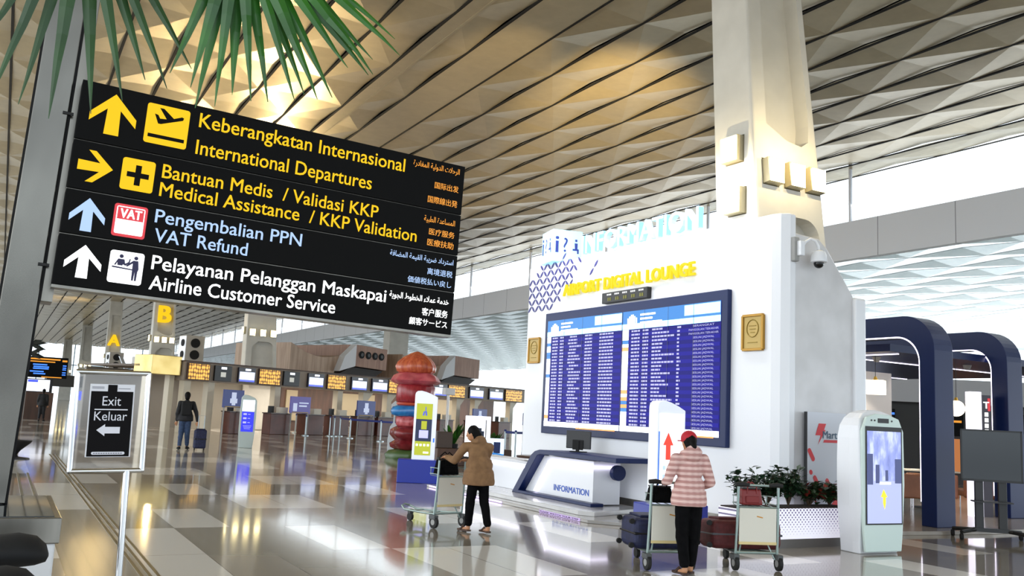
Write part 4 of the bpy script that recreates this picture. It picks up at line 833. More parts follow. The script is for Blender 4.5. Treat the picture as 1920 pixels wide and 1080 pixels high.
def plaid():
    mt = M('pink_plaid_fleece', '#c79a94', .9); t, N, L_, bb = nodes(mt); tcn = N.new('ShaderNodeTexCoord'); cols = []
    for d, sc, off in (('Z', 5.5, .3), ('X', 4.5, 1.0), ('Z', 17, 0.)):
        w = N.new('ShaderNodeTexWave'); w.bands_direction = d; w.inputs['Scale'].default_value = sc; w.inputs['Distortion'].default_value = .6; w.inputs['Phase Offset'].default_value = off; L_.new(tcn.outputs['Object'], w.inputs[0]); cols.append(w.outputs['Fac'])
    mu = N.new('ShaderNodeMath'); mu.operation = 'MULTIPLY_ADD'; L_.new(cols[1], mu.inputs[0]); mu.inputs[1].default_value = .18; L_.new(cols[0], mu.inputs[2]); m2 = N.new('ShaderNodeMath'); m2.operation = 'MULTIPLY_ADD'; L_.new(cols[2], m2.inputs[0]); m2.inputs[1].default_value = .3; L_.new(mu.outputs[0], m2.inputs[2])
    cr = N.new('ShaderNodeValToRGB'); cr.color_ramp.elements[0].position = .25; cr.color_ramp.elements[0].color = (*lin('#b4847f'), 1); cr.color_ramp.elements[1].position = 1.25/1.65; cr.color_ramp.elements[1].color = (*lin('#e3c3bc'), 1)
    dv = N.new('ShaderNodeMath'); dv.operation = 'DIVIDE'; dv.inputs[1].default_value = 1.65; L_.new(m2.outputs[0], dv.inputs[0]); L_.new(dv.outputs[0], cr.inputs[0]); L_.new(cr.outputs[0], bb.inputs['Base Color']); return mt
STAND = dict(head=(0, .012, .925), face=(0, .2, .90), neck=(0, 0, .845), chest=(0, 0, .72), waist=(0, 0, .61), pelvis=(0, 0, .52),
    shl=(-.105, 0, .8), ell=(-.135, -.02, .63), wrl=(-.14, .03, .485), handl=(-.14, .06, .42), shr=(.105, 0, .8), elr=(.135, -.02, .63), wrr=(.14, .03, .485), handr=(.14, .06, .42),
    hipl=(-.048, 0, .5), knl=(-.052, .015, .275), anl=(-.055, -.01, .055), toel=(-.06, .075, .018), hipr=(.048, 0, .5), knr=(.052, .015, .275), anr=(.055, -.01, .055), toer=(.06, .075, .018))
def pose(**k): d = dict(STAND); d.update(k); return d
RZ2 = T2.rotation_euler[2]
figure('person in red cap, pink plaid hooded top and black trousers pushing a trolley', on(T2, (.07, -.30, 0)), RZ2, 1.5,
    pose(ell=(-.15, .03, .65), wrl=(-.12, .15, .625), handl=(-.10, .21, .63), elr=(.16, -.015, .645), wrr=(.135, .10, .60), handr=(.13, .16, .61), face=(0, .2, .88), head=(0, .02, .92), anl=(-.035, -.03, .055), toel=(-.05, .05, .018), knl=(-.045, .01, .28), anr=(.04, .035, .055), toer=(.05, .115, .018)),
    dict(skin=SKIN, hair=HAIR, cap=M('cap_red', '#b81c2c', .7), jacket=plaid(), trousers=BLACKCL, shoe=M('sandal_brown', '#3a241a', .6)), vox=.0065, hood=True, cap=True, bun=True, jac_len=.485)
figure('person in loose tan jacket and black trousers leaning on a trolley'.replace('leaning', 'leaning forward'), (5.70, 10.88, 0), math.radians(4), 1.45,
    pose(head=(-.05, .065, .895), face=(-.16, .2, .86), neck=(-.035, .035, .825), chest=(-.01, .01, .71), shl=(-.125, .06, .775), ell=(-.17, .17, .64), wrl=(-.2, .27, .665), handl=(-.21, .34, .655), shr=(.095, -.01, .775), elr=(.11, .08, .63), wrr=(-.01, .2, .64), handr=(-.06, .24, .64), anl=(-.05, .06, .055), toel=(-.07, .14, .018), knl=(-.055, .04, .28), anr=(.075, -.085, .055), toer=(.075, 0, .018), knr=(.06, -.02, .28)),
    dict(skin=SKIN, hair=HAIR, jacket=noise_mix('tan_jacket', '#8a6846', '#7a5a3c', 12, .85), trousers=BLACKCL, shoe=M('sandal_tan', '#4a3428', .6)), vox=.0075, tail=True, hood=True, jac_len=.44, slim=1.05, loose=1.28)
figure('person walking away far off with a black backpack, dark top and blue jeans', (5.1, 29.5, 0), math.radians(-10), 1.78,
    pose(anl=(-.06, -.06, .055), toel=(-.07, .02, .018), anr=(.065, .07, .055), toer=(.08, .15, .018), elr=(.17, -.02, .64), wrr=(.2, -.03, .49), handr=(.2, -.03, .43)),
    dict(skin=SKIN, hair=HAIR, jacket=noise_mix('dark_top', '#16161a', '#1e1e22', 12, .8), trousers=noise_mix('blue_jeans', '#2a3a56', '#344869', 20, .8), shoe=BLACKM, pack=BLACKM, closed=1), vox=.014, pack=True, jac_len=.5)
sc = suitcase('cabin_suitcase', 'upright navy cabin suitcase wheeled by the person with the backpack', (5.55, 29.3, .06), (0, 0, 0), (.36, .24, .58), NB, BLACK, wheels=False)
MB().tube([(-.09, 0, .56), (-.09, 0, 1.0), (.09, 0, 1.0), (.09, 0, .56)], .012, 8).build('pull_handle', ALU, sc); 
for s_ in (-1, 1): MB().tube([(s_*.14-.015, 0, -.025), (s_*.14+.015, 0, -.025)], .035, 12).build('wheel', RUB, sc)
for x, y, h_, lb, jc, tr_ in ((2.05, 54, 1.7, 'distant person in black walking down the hall, right of the far group', '#0d0d10', '#101014'), (1.3, 58, 1.66, 'distant person in a white top walking beyond the exit stand', '#b9bcc2', '#8b8f9c'), (.78, 57, 1.7, 'distant person in a dark coat, leftmost down the hall', '#2a2430', '#1a1a20'), (1.0, 66, 1.62, 'far person in grey, smallest in the hall', '#70727a', '#33343a')):
    figure(lb, (x, y, 0), random.uniform(-.5, .5), h_, pose(anl=(-.06, -.04, .055), toel=(-.07, .04, .018), anr=(.06, .06, .055), toer=(.07, .14, .018)), dict(skin=SKIN, hair=HAIR, jacket=M('coat_'+lb[8:22].replace(' ', '_'), jc, .8), trousers=M('legs_'+lb[8:22].replace(' ', '_'), tr_, .8), shoe=BLACKM, closed=1), vox=.022, jac_len=.47, group='people far down the hall')
# ================================================================== CHECK-IN ROW far behind
RA = math.radians(23.14); RM = Matrix.Translation((7.6, 44.2, 0)) @ Matrix.Rotation(RA, 4, 'Z')
def rl(u, y=0, z=0): return tuple(RM @ Vector((u, y, z)))
FAS = noise_mix('fascia_taupe', '#8a7d70', '#978a7c', 1.2, .55); CREAM = M('cream_post', '#cfc6b2', .5)
fa = thing('check_in_fascia', 'long taupe overhead fascia carrying the check-in screens at the back of the hall', 'fascia', (7.6, 44.2, 0), RA)
MB().box(-.25, 26.4, 0, 1.2, 2.4, 3.28).build('beam', FAS, fa, bevel=.02); MB().box(-.25, 26.4, -.04, 1.24, 3.28, 3.33).build('cap_strip', BROWN, fa)
for u in (.1, 1.4, 5.35, 9.6, 11.5, 13.4, 19.6, 21.4, 25.2):
    MB().box(u-.18, u+.18, .2, .6, 0, 2.4).build('post', CREAM, fa); 
    if u in (11.5, 13.4, 21.4, 19.6, 25.2): MB().prism([(u+.18, 2.4), (u+.7, 2.4), (u+.18, 1.85)], lambda a, c, d: (a, d, c), .3, .5).build('bracket', CREAM, fa)
def amber():
    mt = M('amber_lamp_grid', '#8a5518', .4, emit='#ffb03c', es=1.0); t, N, L_, bb = nodes(mt); tcn = N.new('ShaderNodeTexCoord'); mp_ = N.new('ShaderNodeMapping'); mp_.inputs['Scale'].default_value = (6, 6, 4.2)
    vo = N.new('ShaderNodeTexVoronoi'); vo.inputs['Scale'].default_value = 1.3; vo.inputs['Randomness'].default_value = .35; cr = N.new('ShaderNodeValToRGB'); cr.color_ramp.elements[0].color = (*lin('#ffc458'), 1); cr.color_ramp.elements[0].position = .12; cr.color_ramp.elements[1].color = (*lin('#4a2a0c'), 1); cr.color_ramp.elements[1].position = .62
    L_.new(tcn.outputs['Object'], mp_.inputs[0]); L_.new(mp_.outputs[0], vo.inputs[0]); L_.new(vo.outputs['Distance'], cr.inputs[0]); L_.new(cr.outputs[0], bb.inputs['Emission Color']); L_.new(cr.outputs[0], bb.inputs['Base Color']); return mt
AMB = amber(); ordn = ['first', 'second', 'third', 'fourth', 'fifth', 'sixth', 'seventh', 'eighth', 'ninth', 'tenth']
for k, (u, w) in enumerate(((.45, 1.2), (4.55, 1.36), (9.02, 1.34), (13.67, 1.4), (19.03, 1.62), (25.0, 1.9))):
    t = thing('amber_light_panel', 'glowing amber lamp panel on the taupe fascia, %s from the left' % ordn[k], 'light panel', rl(u, -.02, 2.84), RA, 'amber lamp panels on the fascia')
    MB().box(-w/2, w/2, -.08, .02, -.4, .4).build('tray', BROWN, t); MB().box(-w/2+.05, w/2-.05, -.1, -.08, -.36, .36).build('lamp_grid', AMB, t)
for k, (u, w) in enumerate(((3.15, 1.0), (7.55, 1.08), (10.68, 1.2), (12.27, 1.25), (17.45, 1.3), (21.0, 1.46), (23.05, 1.5))):
    t = thing('overhead_screen', 'blue and white lit screen on the taupe fascia, %s from the left' % ordn[k], 'screen', rl(u, -.02, 2.84), RA, 'lit screens on the fascia')
    MB().box(-w/2, w/2, -.1, .02, -.37, .37).build('housing', M('screen_housing', '#15162a', .3), t, bevel=.01); MB().box(-w*.44, w*.44, -.11, -.1, -.22, .16).build('lit_area', M('screen_pale', '#dfe6ff', .2, emit='#d5e2ff', es=1.0), t); MB().box(-w*.44, w*.44, -.111, -.1, -.31, -.22).build('blue_band', E_SCRB, t); MB().box(-.12, .2, -.111, -.1, .22, .32).build('number_plate', E_SCRW, t)
for k, (u, w) in enumerate(((1.78, .95), (5.92, 1.02))):
    t = thing('overhead_screen', 'black closed counter screen on the taupe fascia, %s one' % ('left' if k == 0 else 'right'), 'screen', rl(u, -.02, 2.84), RA, 'black screens on the fascia')
    MB().box(-w/2, w/2, -.1, .02, -.37, .37).build('housing', BLACK, t, bevel=.01); MB().box(-.13, .17, -.11, -.1, .2, .31).build('number_plate', E_SCRW, t); MB().box(-.14, .14, -.11, -.1, -.17, .06).build('notice_tile', M('tile_grey', '#b8b8b0', .4, emit='#b8b8b0', es=.6), t)
# back wall of the check-in hall
def rbox(u0, u1, y0, y1, z0, z1): return MB().box(u0, u1, y0, y1, z0, z1).xf(RM)
struct(rbox(-1.8, 3.6, 6.0, 6.2, 0, 2.9).build('wall_back', M('check_in_grey', '#7d7871', .6))); struct(rbox(3.6, 9.2, 5.6, 5.8, 0, 3.0).build('wall_back', M('check_in_stone', '#918b80', .6))); struct(rbox(9.2, 29, 4.8, 5.0, 0, 3.0).build('wall_back', BROWN))
struct(rbox(-1.8, 29, 1.2, 6.2, 2.95, 3.05).build('trim_6', M('soffit_taupe', '#6a6058', .7)))
for k, (u, w, z) in enumerate(((9.95, .8, 1.0), (15.0, 3.2, .9), (23.4, 2.2, .9))): struct(rbox(u-w/2, u+w/2, 4.72, 4.79, .6, 2.35).build('door_%d' % (k+1), M('beige_door_panel', '#a3967c', .5)))
# desks, posters, monitors
DESKF = noise_mix('desk_oxblood', '#5c3128', '#4a261f', 2, .4)
for k, u in enumerate((2.6, 5.0, 7.2, 9.0, 10.9, 12.4, 17.6, 20.6, 23.4)):
    t = thing('check_in_desk', 'dark red check-in desk under the fascia, %s from the left' % ordn[k], 'desk', rl(u, -.4, 0), RA, 'check-in desks')
    MB().box(-.62, .62, -.25, .4, 0, 1.02).build('front', DESKF, t, bevel=.02); MB().box(-.66, .66, -.3, .42, 1.02, 1.07).build('worktop', M('desk_top', '#3a2520', .3), t); MB().box(-.05, .45, -.2, .1, 1.07, 1.36).build('document_rack', M('rack_ivory', '#d8d2c4', .5), t); MB().box(-.5, -.15, .15, .19, 1.07, 1.4).build('monitor', DARK, t)
PN = M('poster_navy', '#1c2a5e', .35, emit='#22347c', es=.35); PW = M('poster_pale', '#c3cdea', .4, emit='#c3cdea', es=.45); PVI = M('poster_violet', '#4c4688', .35, emit='#564e9c', es=.35)
for k, (u, w, z, lb) in enumerate(((1.95, 1.15, 1.66, 'navy poster with a pale figure left of the small blue kiosk'), (6.0, 1.3, 1.52, 'violet poster right of the small blue kiosk'), (10.6, 1.35, 1.5, 'navy poster with a pale figure under the middle of the fascia'), (20.5, 1.4, 1.4, 'navy poster behind the tilted white lit board'), (25.6, .9, 1.3, 'navy poster half hidden by the white partition'))):
    t = thing('poster_board', lb, 'poster', rl(u, -.85, 0), RA, 'posters before the check-in desks')
    MB().box(-w/2, w/2, -.04, .04, z-.42, z+.42).build('panel', PVI if k == 1 else PN, t, bevel=.01)
    for s_ in (-1, 1): MB().box(s_*w*.42-.025, s_*w*.42+.025, -.03, .03, 0, z-.42).build('leg', GREY, t)
    b = MB()
    if k == 1: b.boxc((-.35, -.046, z-.12), (.25, .01, .4)); b.boxc((.2, -.046, z+.1), (.6, .01, .06)); b.boxc((.15, -.046, z-.05), (.5, .01, .08))
    else: b.boxc((0, -.046, z+.15), (.26, .01, .3)); b.boxc((0, -.046, z-.1), (.4, .01, .22)); b.boxc((0, -.046, z-.26), (.2, .01, .1))
    b.build('printed_shape', PW, t); MB().box(-w*.4, w*.4, -.05, -.04, z-.4, z-.36).build('printed_strip', M('poster_gold', '#b59a4a', .5), t)
# queue posts
QB = M('belt_navy', '#1f2f7a', .6)
def qpost(x, y, lb, link=None):
    t = thing('queue_post', lb, 'queue post', (x, y, 0), 0, 'queue posts before the check-in row')
    MB().tube([(0, 0, .02), (0, 0, .95)], .035, 10).build('pole', ALU, t, smooth=40); MB().lathe([(.18, 0), (.18, .03), (.05, .06)], n=16).build('base', ALU, t, smooth=40); MB().tube([(0, 0, .95), (0, 0, 1.02)], .045, 10).build('head', QB, t)
    if link: dx, dy = link[0]-x, link[1]-y; b = MB(); a = math.atan2(dy, dx); l = math.hypot(dx, dy); b.boxc((dx/2, dy/2, .93), (l-.08, .012, .09), a); b.build('belt', QB, t)
qp = [(12.6, 55.5), (13.07, 50.8), (14.14, 48.66), (13.6, 45.0), (14.9, 47.2), (15.9, 48.0), (15.0, 45.46), (15.3, 45.67), (15.71, 45.96), (15.37, 43.39), (15.9, 40.6), (16.6, 38.2), (16.33, 29.26), (16.34, 28.5), (16.95, 28.78)]
qn = ['farthest left, by the cream post', 'just left of the small blue kiosk', 'right behind the small blue kiosk', 'nearest on the right of the small blue kiosk', 'third right of the small blue kiosk', 'by the white bench end', 'left one of the close trio', 'middle one of the close trio', 'right one of the close trio', 'right of the close trio', 'under the middle navy poster', 'next to the white paddle sign', 'leftmost by the white partition edge', 'nearest by the white partition edge', 'rightmost by the white partition edge']
for k, (x, y) in enumerate(qp): qpost(x, y, 'silver queue post with navy belt, '+qn[k], qp[k+1] if k in (8, 9, 10, 12, 13) else None)
t = thing('low_bench', 'low white bench between the queue posts', 'bench', (16.4, 49.2, 0), RA); MB().box(-1.1, 1.1, -.25, .25, .08, .42).build('seat_block', WHITE, t, bevel=.03); MB().box(-1.0, 1.0, -.2, .2, 0, .08).build('kick_plinth', DARK, t)
t = thing('paddle_sign', 'slender white paddle shaped sign on the floor left of the red sculpture', 'sign', (12.08, 29.64, 0), math.radians(-20))
MB().prism([(-.17, .02), (.17, .02), (.19, .5), (.13, .95), (.03, 1.1), (.025, 1.4), (.13, 1.6), (.13, 1.72), (0, 1.85), (-.13, 1.72), (-.13, 1.6), (-.025, 1.4), (-.03, 1.1), (-.13, .95), (-.19, .5)], lambda a, c, d: (a, d, c), -.02, .02).build('board', M('paddle_white', '#d5dee6', .35), t, bevel=.006); MB().box(-.25, .25, -.16, .16, 0, .02).build('foot', DARK, t)
t = thing('scanner_stand', 'white camera stand on a thin pole behind the yellow advert kiosk', 'stand', (19.9, 41.8, 0)); MB().tube([(0, 0, 0), (0, 0, 2.4)], .07, 10).build('pole', WHITE, t); MB().box(-.28, .28, -.2, .2, 2.4, 2.75).build('head', WHITE, t, bevel=.03); MB().lathe([(.35, 0), (.35, .05), (.08, .08)], n=16).build('base', WHITE, t)
# wood clad pods over the row
def pod(u0, u1, y0, lb, holes):
    t = thing('wood_pod', lb, 'canopy', rl(u0, y0, 0), RA, 'wood clad pods above the check-in row'); w = u1-u0
    MB().prism([(0, 4.15), (w, 4.05), (w, 5.45), (0, 5.55)], lambda a, c, d: (a, d, c), 0, 6).build('front_box', WOOD, t)
    MB().prism([(-1.6, 3.35), (0, 4.1), (w, 4.0), (w-1.1, 3.35)], lambda a, c, d: (a, d, c), .3, 6).build('underside', M('pod_dark', '#241a15', .6), t)
    MB().prism([(-.02, 4.15), (-.02, 5.55), (-.95, 4.75), (-1.35, 3.75)], lambda a, c, d: (a, d, c), -.05, .5).build('white_end', WHITEM, t)
    P = [(-.95, 4.75)]+[(-.95-q*.65, 4.75+.06*q*(q-2)*.35-.22*math.sin(q/6*PI)) for q in range(1, 7)]+[(-4.85, 3.35), (-1.4, 3.35)]
    MB().prism(P, lambda a, c, d: (a, d, c), .5, 6).build('curved_side', noise_mix('pod_wood_pale', '#c2a892', '#a98f79', 2.2, .55, 0, (3, 3, .25)), t)
    for q in range(holes):
        x = .5+q*(w-.9)/3.2; o = MB().tube([(x, -.04, 4.92), (x, .05, 4.92)], .24, 16).build('air_nozzle', BLACKM, t); MB().tube([(x, -.07, 4.92), (x, -.03, 4.92)], .12, 12).build('nozzle_core', DARK, o)
pod(15.6, 18.4, 5.7, 'wood clad pod with four black air nozzles behind the red sculpture', 4); pod(24.5, 27.3, 5.0, 'wood clad pod without nozzles beside the white partition', 0)
def tower(x, y, s, lb, rz):
    t = thing('air_tower', lb, 'ventilation tower', (x, y, 0), rz, 'ventilation towers'); MB().box(-.55*s, .55*s, -.5*s, .5*s, 0, 5.15).build('casing', M('tower_taupe', '#b1aaa0', .5), t, bevel=.03)
    for z in (4.72, 4.05):
        o = MB().tube([(0, -.5*s-.05, z), (0, -.5*s+.05, z)], .27*s, 18).build('air_nozzle', BLACKM, t); MB().tube([(-.5*s, .0, z-.05)]*0+[(-.55*s-.05, -.1, z), (-.55*s+.05, -.1, z)], .2*s, 14).build('side_nozzle', BLACKM, t)
    MB().box(-.551*s, -.53*s, -.5*s, .5*s, 3.3, 5.1).build('pale_side', WHITE, t)
tower(9.35, 54.4, 1.0, 'tall taupe ventilation tower with two round black nozzles left of the screens', math.radians(12)); tower(8.25, 84, 1.05, 'smaller looking ventilation tower with two nozzles below the letter A', math.radians(10))
t = thing('escalator_hood', 'grey slanted escalator hood beyond the exit stand', 'escalator', (8.2, 62, 0), math.radians(8)); MB().prism([(-.6, 2.8), (.5, 2.8), (.1, 4.1), (-.6, 4.1)], lambda a, c, d: (a, d, c), 0, 2).build('hood', M('hood_grey', '#b5b2ac', .5), t); MB().prism([(-1.9, 4.0), (-1.7, 4.0), (-1.1, 2.8), (-1.3, 2.8)], lambda a, c, d: (a, d, c), 0, .2).build('handrail', CHROME, t); MB().box(-1.9, .5, .2, 2, 0, 2.8).build('side_wall', GREY, t)
t = thing('gold_bulkhead', 'shiny gold bulkhead at the left end of the check-in screens', 'bulkhead', rl(-.3, .2, 0), RA); MB().box(-1.5, .0, 0, 1.5, 2.6, 3.48).build('panel', noise_mix('gold_sheet', '#b59a58', '#cbb274', 1.2, .25, .7), t, bevel=.02); MB().box(-1.45, -1.2, .4, .8, 0, 2.6).build('post', CREAM, t); MB().box(-.3, -.05, .4, .8, 0, 2.6).build('post', CREAM, t)
# ================================================================== SCULPTURE, PLANT BED, LIT BOARDS
sc_ = thing('stacked_sculpture', 'tall red stacked totem sculpture with a blue band and orange domed top', 'sculpture', (11.75, 27.2, 0))
rf = lambda n_, a_: (lambda a, z: 1+a_*math.cos(n_*a)+.05*math.sin(3*a+z*4))
def pc(nm, prof, mt, n_, a_): return MB().lathe(prof, (0, 0, 0), 56, 1, rf(n_, a_)).build(nm, mt, sc_, smooth=60)
pc('green_foot', [(.75, .0), (.8, .12), (.7, .25), (.5, .3)], M('sculpture_green', '#3f5a2c', .4), 7, .04)
pc('lower_folds', [(.5, .28), (.66, .36), (.7, .48), (.55, .58), (.62, .64), (.74, .76), (.72, .92), (.5, 1.04)], noise_mix('sculpture_maroon', '#6a1c22', '#8a2a30', 4, .25), 5, .07)
pc('red_waist', [(.48, 1.02), (.55, 1.08), (.54, 1.3), (.48, 1.36)], noise_mix('sculpture_red', '#a83038', '#c8666a', 7, .3), 14, .03)
pc('blue_band', [(.5, 1.34), (.66, 1.4), (.7, 1.52), (.66, 1.64), (.5, 1.7)], noise_mix('sculpture_blue', '#1a64a8', '#2f8ccc', 3, .2), 4, .08)
pc('orange_ring', [(.5, 1.69), (.56, 1.73), (.56, 1.78), (.48, 1.8)], M('sculpture_orange', '#c24a2c', .35), 0, 0)
pc('crimson_drum', [(.5, 1.78), (.58, 1.84), (.62, 2.05), (.62, 2.3), (.52, 2.42)], noise_mix('sculpture_crimson', '#8c1f28', '#a83038', 6, .28, 0, (4, 4, .4)), 18, .02)
pc('pink_brim', [(.55, 2.36), (.72, 2.42), (.8, 2.5), (.7, 2.66), (.56, 2.74), (.5, 2.76)], noise_mix('sculpture_pink', '#b84a58', '#d06a72', 4, .3), 5, .09)
pc('domed_top', [(.5, 2.74), (.6, 2.8), (.64, 2.95), (.58, 3.1), (.42, 3.26), (.2, 3.4), (.04, 3.46)], noise_mix('sculpture_rust', '#b04630', '#cc6a42', 5, .3, 0, (3, 3, .5)), 11, .045)
t = thing('planter_bed', 'dark brown planter box with palms behind the person in the tan jacket', 'planter', (11.9, 24.6, 0)); MB().box(-.6, 1.9, -.35, .35, 0, .5).build('box', BROWN, t, bevel=.02); MB().box(-.62, -.1, -.3, .3, .5, .98).build('side_cabinet', M('cabinet_brown', '#4a3a30', .4), t, bevel=.02)
for k, (x, y, h_, lb) in enumerate(((11.95, 24.6, .75, 'feathery green palm rising beside the tilted lit board'), (13.4, 24.7, .5, 'low green fern behind the small blue lightbox'))):
    t = thing('potted_palm', lb, 'plant', (x, y, .5)); b = MB(); r_ = random.Random(50+k)
    for q in range(26):
        a = r_.uniform(0, 2*PI); L_ = h_*r_.uniform(.8, 1.2); ou = r_.uniform(.25, .6)*h_; pts = [Vector((math.cos(a)*ou*s_, math.sin(a)*ou*s_, L_*(s_-.35*s_*s_)*1.3)) for s_ in (0, .3, .6, .85, 1)]; sd_ = Vector((-math.sin(a), math.cos(a), 0)); V = []
        for p, ww in zip(pts, (.01, .045, .055, .035, .004)): V += [p-sd_*ww, p+Z3*.012, p+sd_*ww]
        b.add(V, [(i*3+j, i*3+j+1, i*3+4+j, i*3+3+j) for i in range(4) for j in range(2)])
    b.build('fronds', PALMG, t); MB().lathe([(.14, 0), (.17, .12), (.15, .13), (.02, .12)], n=16).build('pot', DARK, t)
t = thing('lit_board', 'tilted white lit advert board behind the person in the tan jacket', 'advert board', (11.22, 21.6, 0), math.radians(-24)); t.rotation_euler = (math.radians(-8), 0, math.radians(-24))
MB().box(-.34, .34, -.05, .05, .42, 1.5).build('panel', M('lit_board_white', '#f2f4ff', .3, emit='#f2f5ff', es=1.0), t, bevel=.01); MB().box(-.3, .3, -.06, .06, 0.02, .42).build('stand', WHITEM, t)
b = MB(); b.flat([(-.15, .7), (.17, .7), (.17, 1.1), (.1, 1.1), (.1, 1.18), (-.08, 1.18), (-.08, 1.1), (-.15, 1.1)], (0, -.052, 0), X3, Z3); b.build('dark_emblem', M('emblem_slate', '#1d2a44', .4), t); MB().flat(rrect(.03, .8, .01, 3, .2, .6), (0, -.052, 0), X3, Z3).build('grey_rule', GREY, t)
t = thing('blue_lightbox', 'small blue and white lightbox on the floor right of the tan jacket', 'lightbox', (11.15, 20.5, 0), math.radians(-26)); MB().box(-.24, .24, -.05, .05, .48, .95).build('panel', M('lightbox_pale', '#cfe0fa', .3, emit='#cddffb', es=.9), t, bevel=.008); b = MB()
MB().flat([(-.03, .58), (.14, .58), (.14, .86), (-.03, .86)], (0, -.052, 0), X3, Z3).build('navy_tile', M('tile_navy', '#22346a', .4), t); MB().flat([(-.24, .5), (.24, .5), (.24, .56), (-.1, .6), (-.24, .64)], (0, -.0525, 0), X3, Z3).build('blue_wave', E_SKY, t)
for s_ in (-1, 1): MB().box(s_*.2-.02, s_*.2+.02, -.03, .03, 0, .48).build('leg', DARK, t)
# ================================================================== FAR LEFT of the hall
t = thing('direction_sign', 'far black direction sign with orange and blue lines, down the left of the hall', 'sign', (1.0, 56, 2.3)); MB().box(0, 2.15, 0, .2, 0, 1.15).build('panel', SIGNBLK, t)
E_BL = M('lit_blue_line', '#3a7af0', .4, emit='#3f80f6', es=.9); b = MB(); c = MB(); r_ = random.Random(5)
b.box(.2, 1.75, -.02, 0, .98, 1.06).box(.2, 1.5, -.02, 0, .85, .91).box(1.85, 2.1, -.02, 0, .92, 1.02).box(.9, 1.9, -.02, 0, .02, .07).build('orange_lines', E_O, t)
for z in (.68, .56, .46, .3, .18): c.box(.3+r_.uniform(0, .2), .75+r_.uniform(0, .5), -.02, 0, z, z+.07); c.box(1.9, 2.08, -.02, 0, z, z+.06)
c.build('blue_lines', E_BL, t); MB().box(.05, .25, .02, .18, -2.3, 0).build('pole', STEEL, t)
t = thing('wall_screen', 'white and blue lit screen below the far direction sign', 'screen', (1.2, 57, 0)); MB().box(0, 1.35, 0, .12, 1.5, 2.25).build('housing', BLACK, t); MB().box(.03, 1.2, -.01, 0, 1.55, 2.2).build('lit_area', E_SCRW, t); MB().box(.1, .6, -.02, -.01, 2.05, 2.18).build('blue_strip', E_SCRB, t); MB().box(-.1, 1.45, -.1, .4, 0, 1.5).build('cabinet', BROWN, t)
t = thing('dark_shop_block', 'dark low shop block with ceiling lights at the end of the hall', 'shop', (4.5, 80, 0)); MB().box(-1.4, 1.9, 0, 4, 2.0, 2.9).build('canopy', M('canopy_dark', '#2c2a26', .6), t); MB().box(1.2, 1.9, 0, 4, 0, 2.0).build('side_wall', M('kiosk_grey', '#7d786f', .6), t); MB().box(1.0, 1.6, -.05, 0, 1.0, 1.7).build('blue_screen', E_SCRB, t); MB().box(-1.4, -1.1, .2, .6, 0, 2).build('post', GREY, t); MB().box(1.9, 3.4, 0, 3, 2.0, 3.2).build('brown_box', FAS, t)
t = thing('far_palm', 'dark silhouetted palm at the far left beyond the steel pylon', 'plant', (1.0, 45.2, 0)); b = MB(); r_ = random.Random(2)
for z, dx in ((3.6, .75), (3.2, .7)):
    for q in range(7):
        e = Vector((dx*r_.uniform(.5, 1), r_.uniform(-.2, .2), r_.uniform(-.25, .4))); p0 = Vector((-.1, 0, z)); b.add([p0, p0+e*.55+Z3*.1, p0+e, p0+e*.5-Z3*.06], [(0, 1, 2, 3)])
b.build('fronds', M('palm_dark', '#10180f', .7), t); MB().tube([(-.1, 0, 0), (-.1, 0, 3.7)], .09, 8).build('trunk', BROWN, t)
t = thing('tulip_seat', 'dark tulip shaped seat on the floor beside the steel pylon', 'seat', (.46, 24, 0)); MB().lathe([(.22, 0), (.07, .06), (.05, .1), (.12, .2), (.3, .36), (.34, .42), (.28, .4), (.06, .24)], n=20).build('shell', BLACKM, t, smooth=50); MB().lathe([(.32, 0), (.32, .02), (.1, .05)], n=18).build('foot', DARK, t)
# ================================================================== CAFE at the right
def arch(name, X, Yn, Yf, zt_, w, dep_, lb):
    t = thing(name, lb, 'arch', (X, Yn, 0), 0, 'navy arches of the cafe'); L_ = Yf-Yn; R = .62; Ri = R-w*.55
    P = [(0, 0)]+[(R-R*math.cos(a*PI/20), zt_-R+R*math.sin(a*PI/20)) for a in range(0, 11)]+[(L_, zt_), (L_, zt_-.36)]
    P += [(w+Ri-Ri*math.cos(a*PI/20), zt_-.36-Ri+Ri*math.sin(a*PI/20)) for a in range(10, -1, -1)]+[(w, 0)]
    MB().prism(P, lambda y, z, x: (x, y, z), 0, dep_).build('frame', NAVY, t, bevel=.01)
    pts = [(0.02, w+.012, .4)]+[(.02, w+.012+Ri-Ri*math.cos(a*PI/20), zt_-.372-Ri+Ri*math.sin(a*PI/20)) for a in range(0, 11)]+[(.02, L_, zt_-.372)]
    MB().tube(pts, .012, 6).build('led_line', E_LED, t); return t
arch('cafe_arch', 13.8, 9.85, 16.5, 3.59, .29, .5, 'navy rounded arch next to the white partition, the nearer of two'); arch('cafe_arch', 17.3, 10.75, 17.5, 3.67, .33, .5, 'second navy rounded arch farther right, behind the black screen stand')
t = thing('cafe_floor', 'low dark edged stone platform under the cafe arches', 'platform', (16, 14, 0)); MB().prism([(12.4, 9.62), (14.6, 9.4), (22, 9.8), (25.5, 12), (25.5, 20), (12.4, 20)], lambda a, c, d: (a-16, c-14, d), 0, .06).build('slab', noise_mix('cafe_stone', '#8b8278', '#9c9388', 3, .2), t, bevel=.006)
for o_ in bpy.data.objects:
    if o_.name.startswith('cafe_arch'): o_.location.z = .06
t = thing('cafe_canopy', 'dark navy canopy with white light lines over the cafe', 'canopy', (17, 13.5, 0)); MB().box(-2.6, 5, -2.3, 5, 3.1, 3.24).build('slab', NAVY, t); b = MB()
for y in (-.6, 3.0): b.boxc((1.2, y, 3.09), (7.4, .03, .014))
b.boxc((-2.1, 1.2, 3.09), (.03, 6.6, .014))
b.build('led_line', E_LED, t)
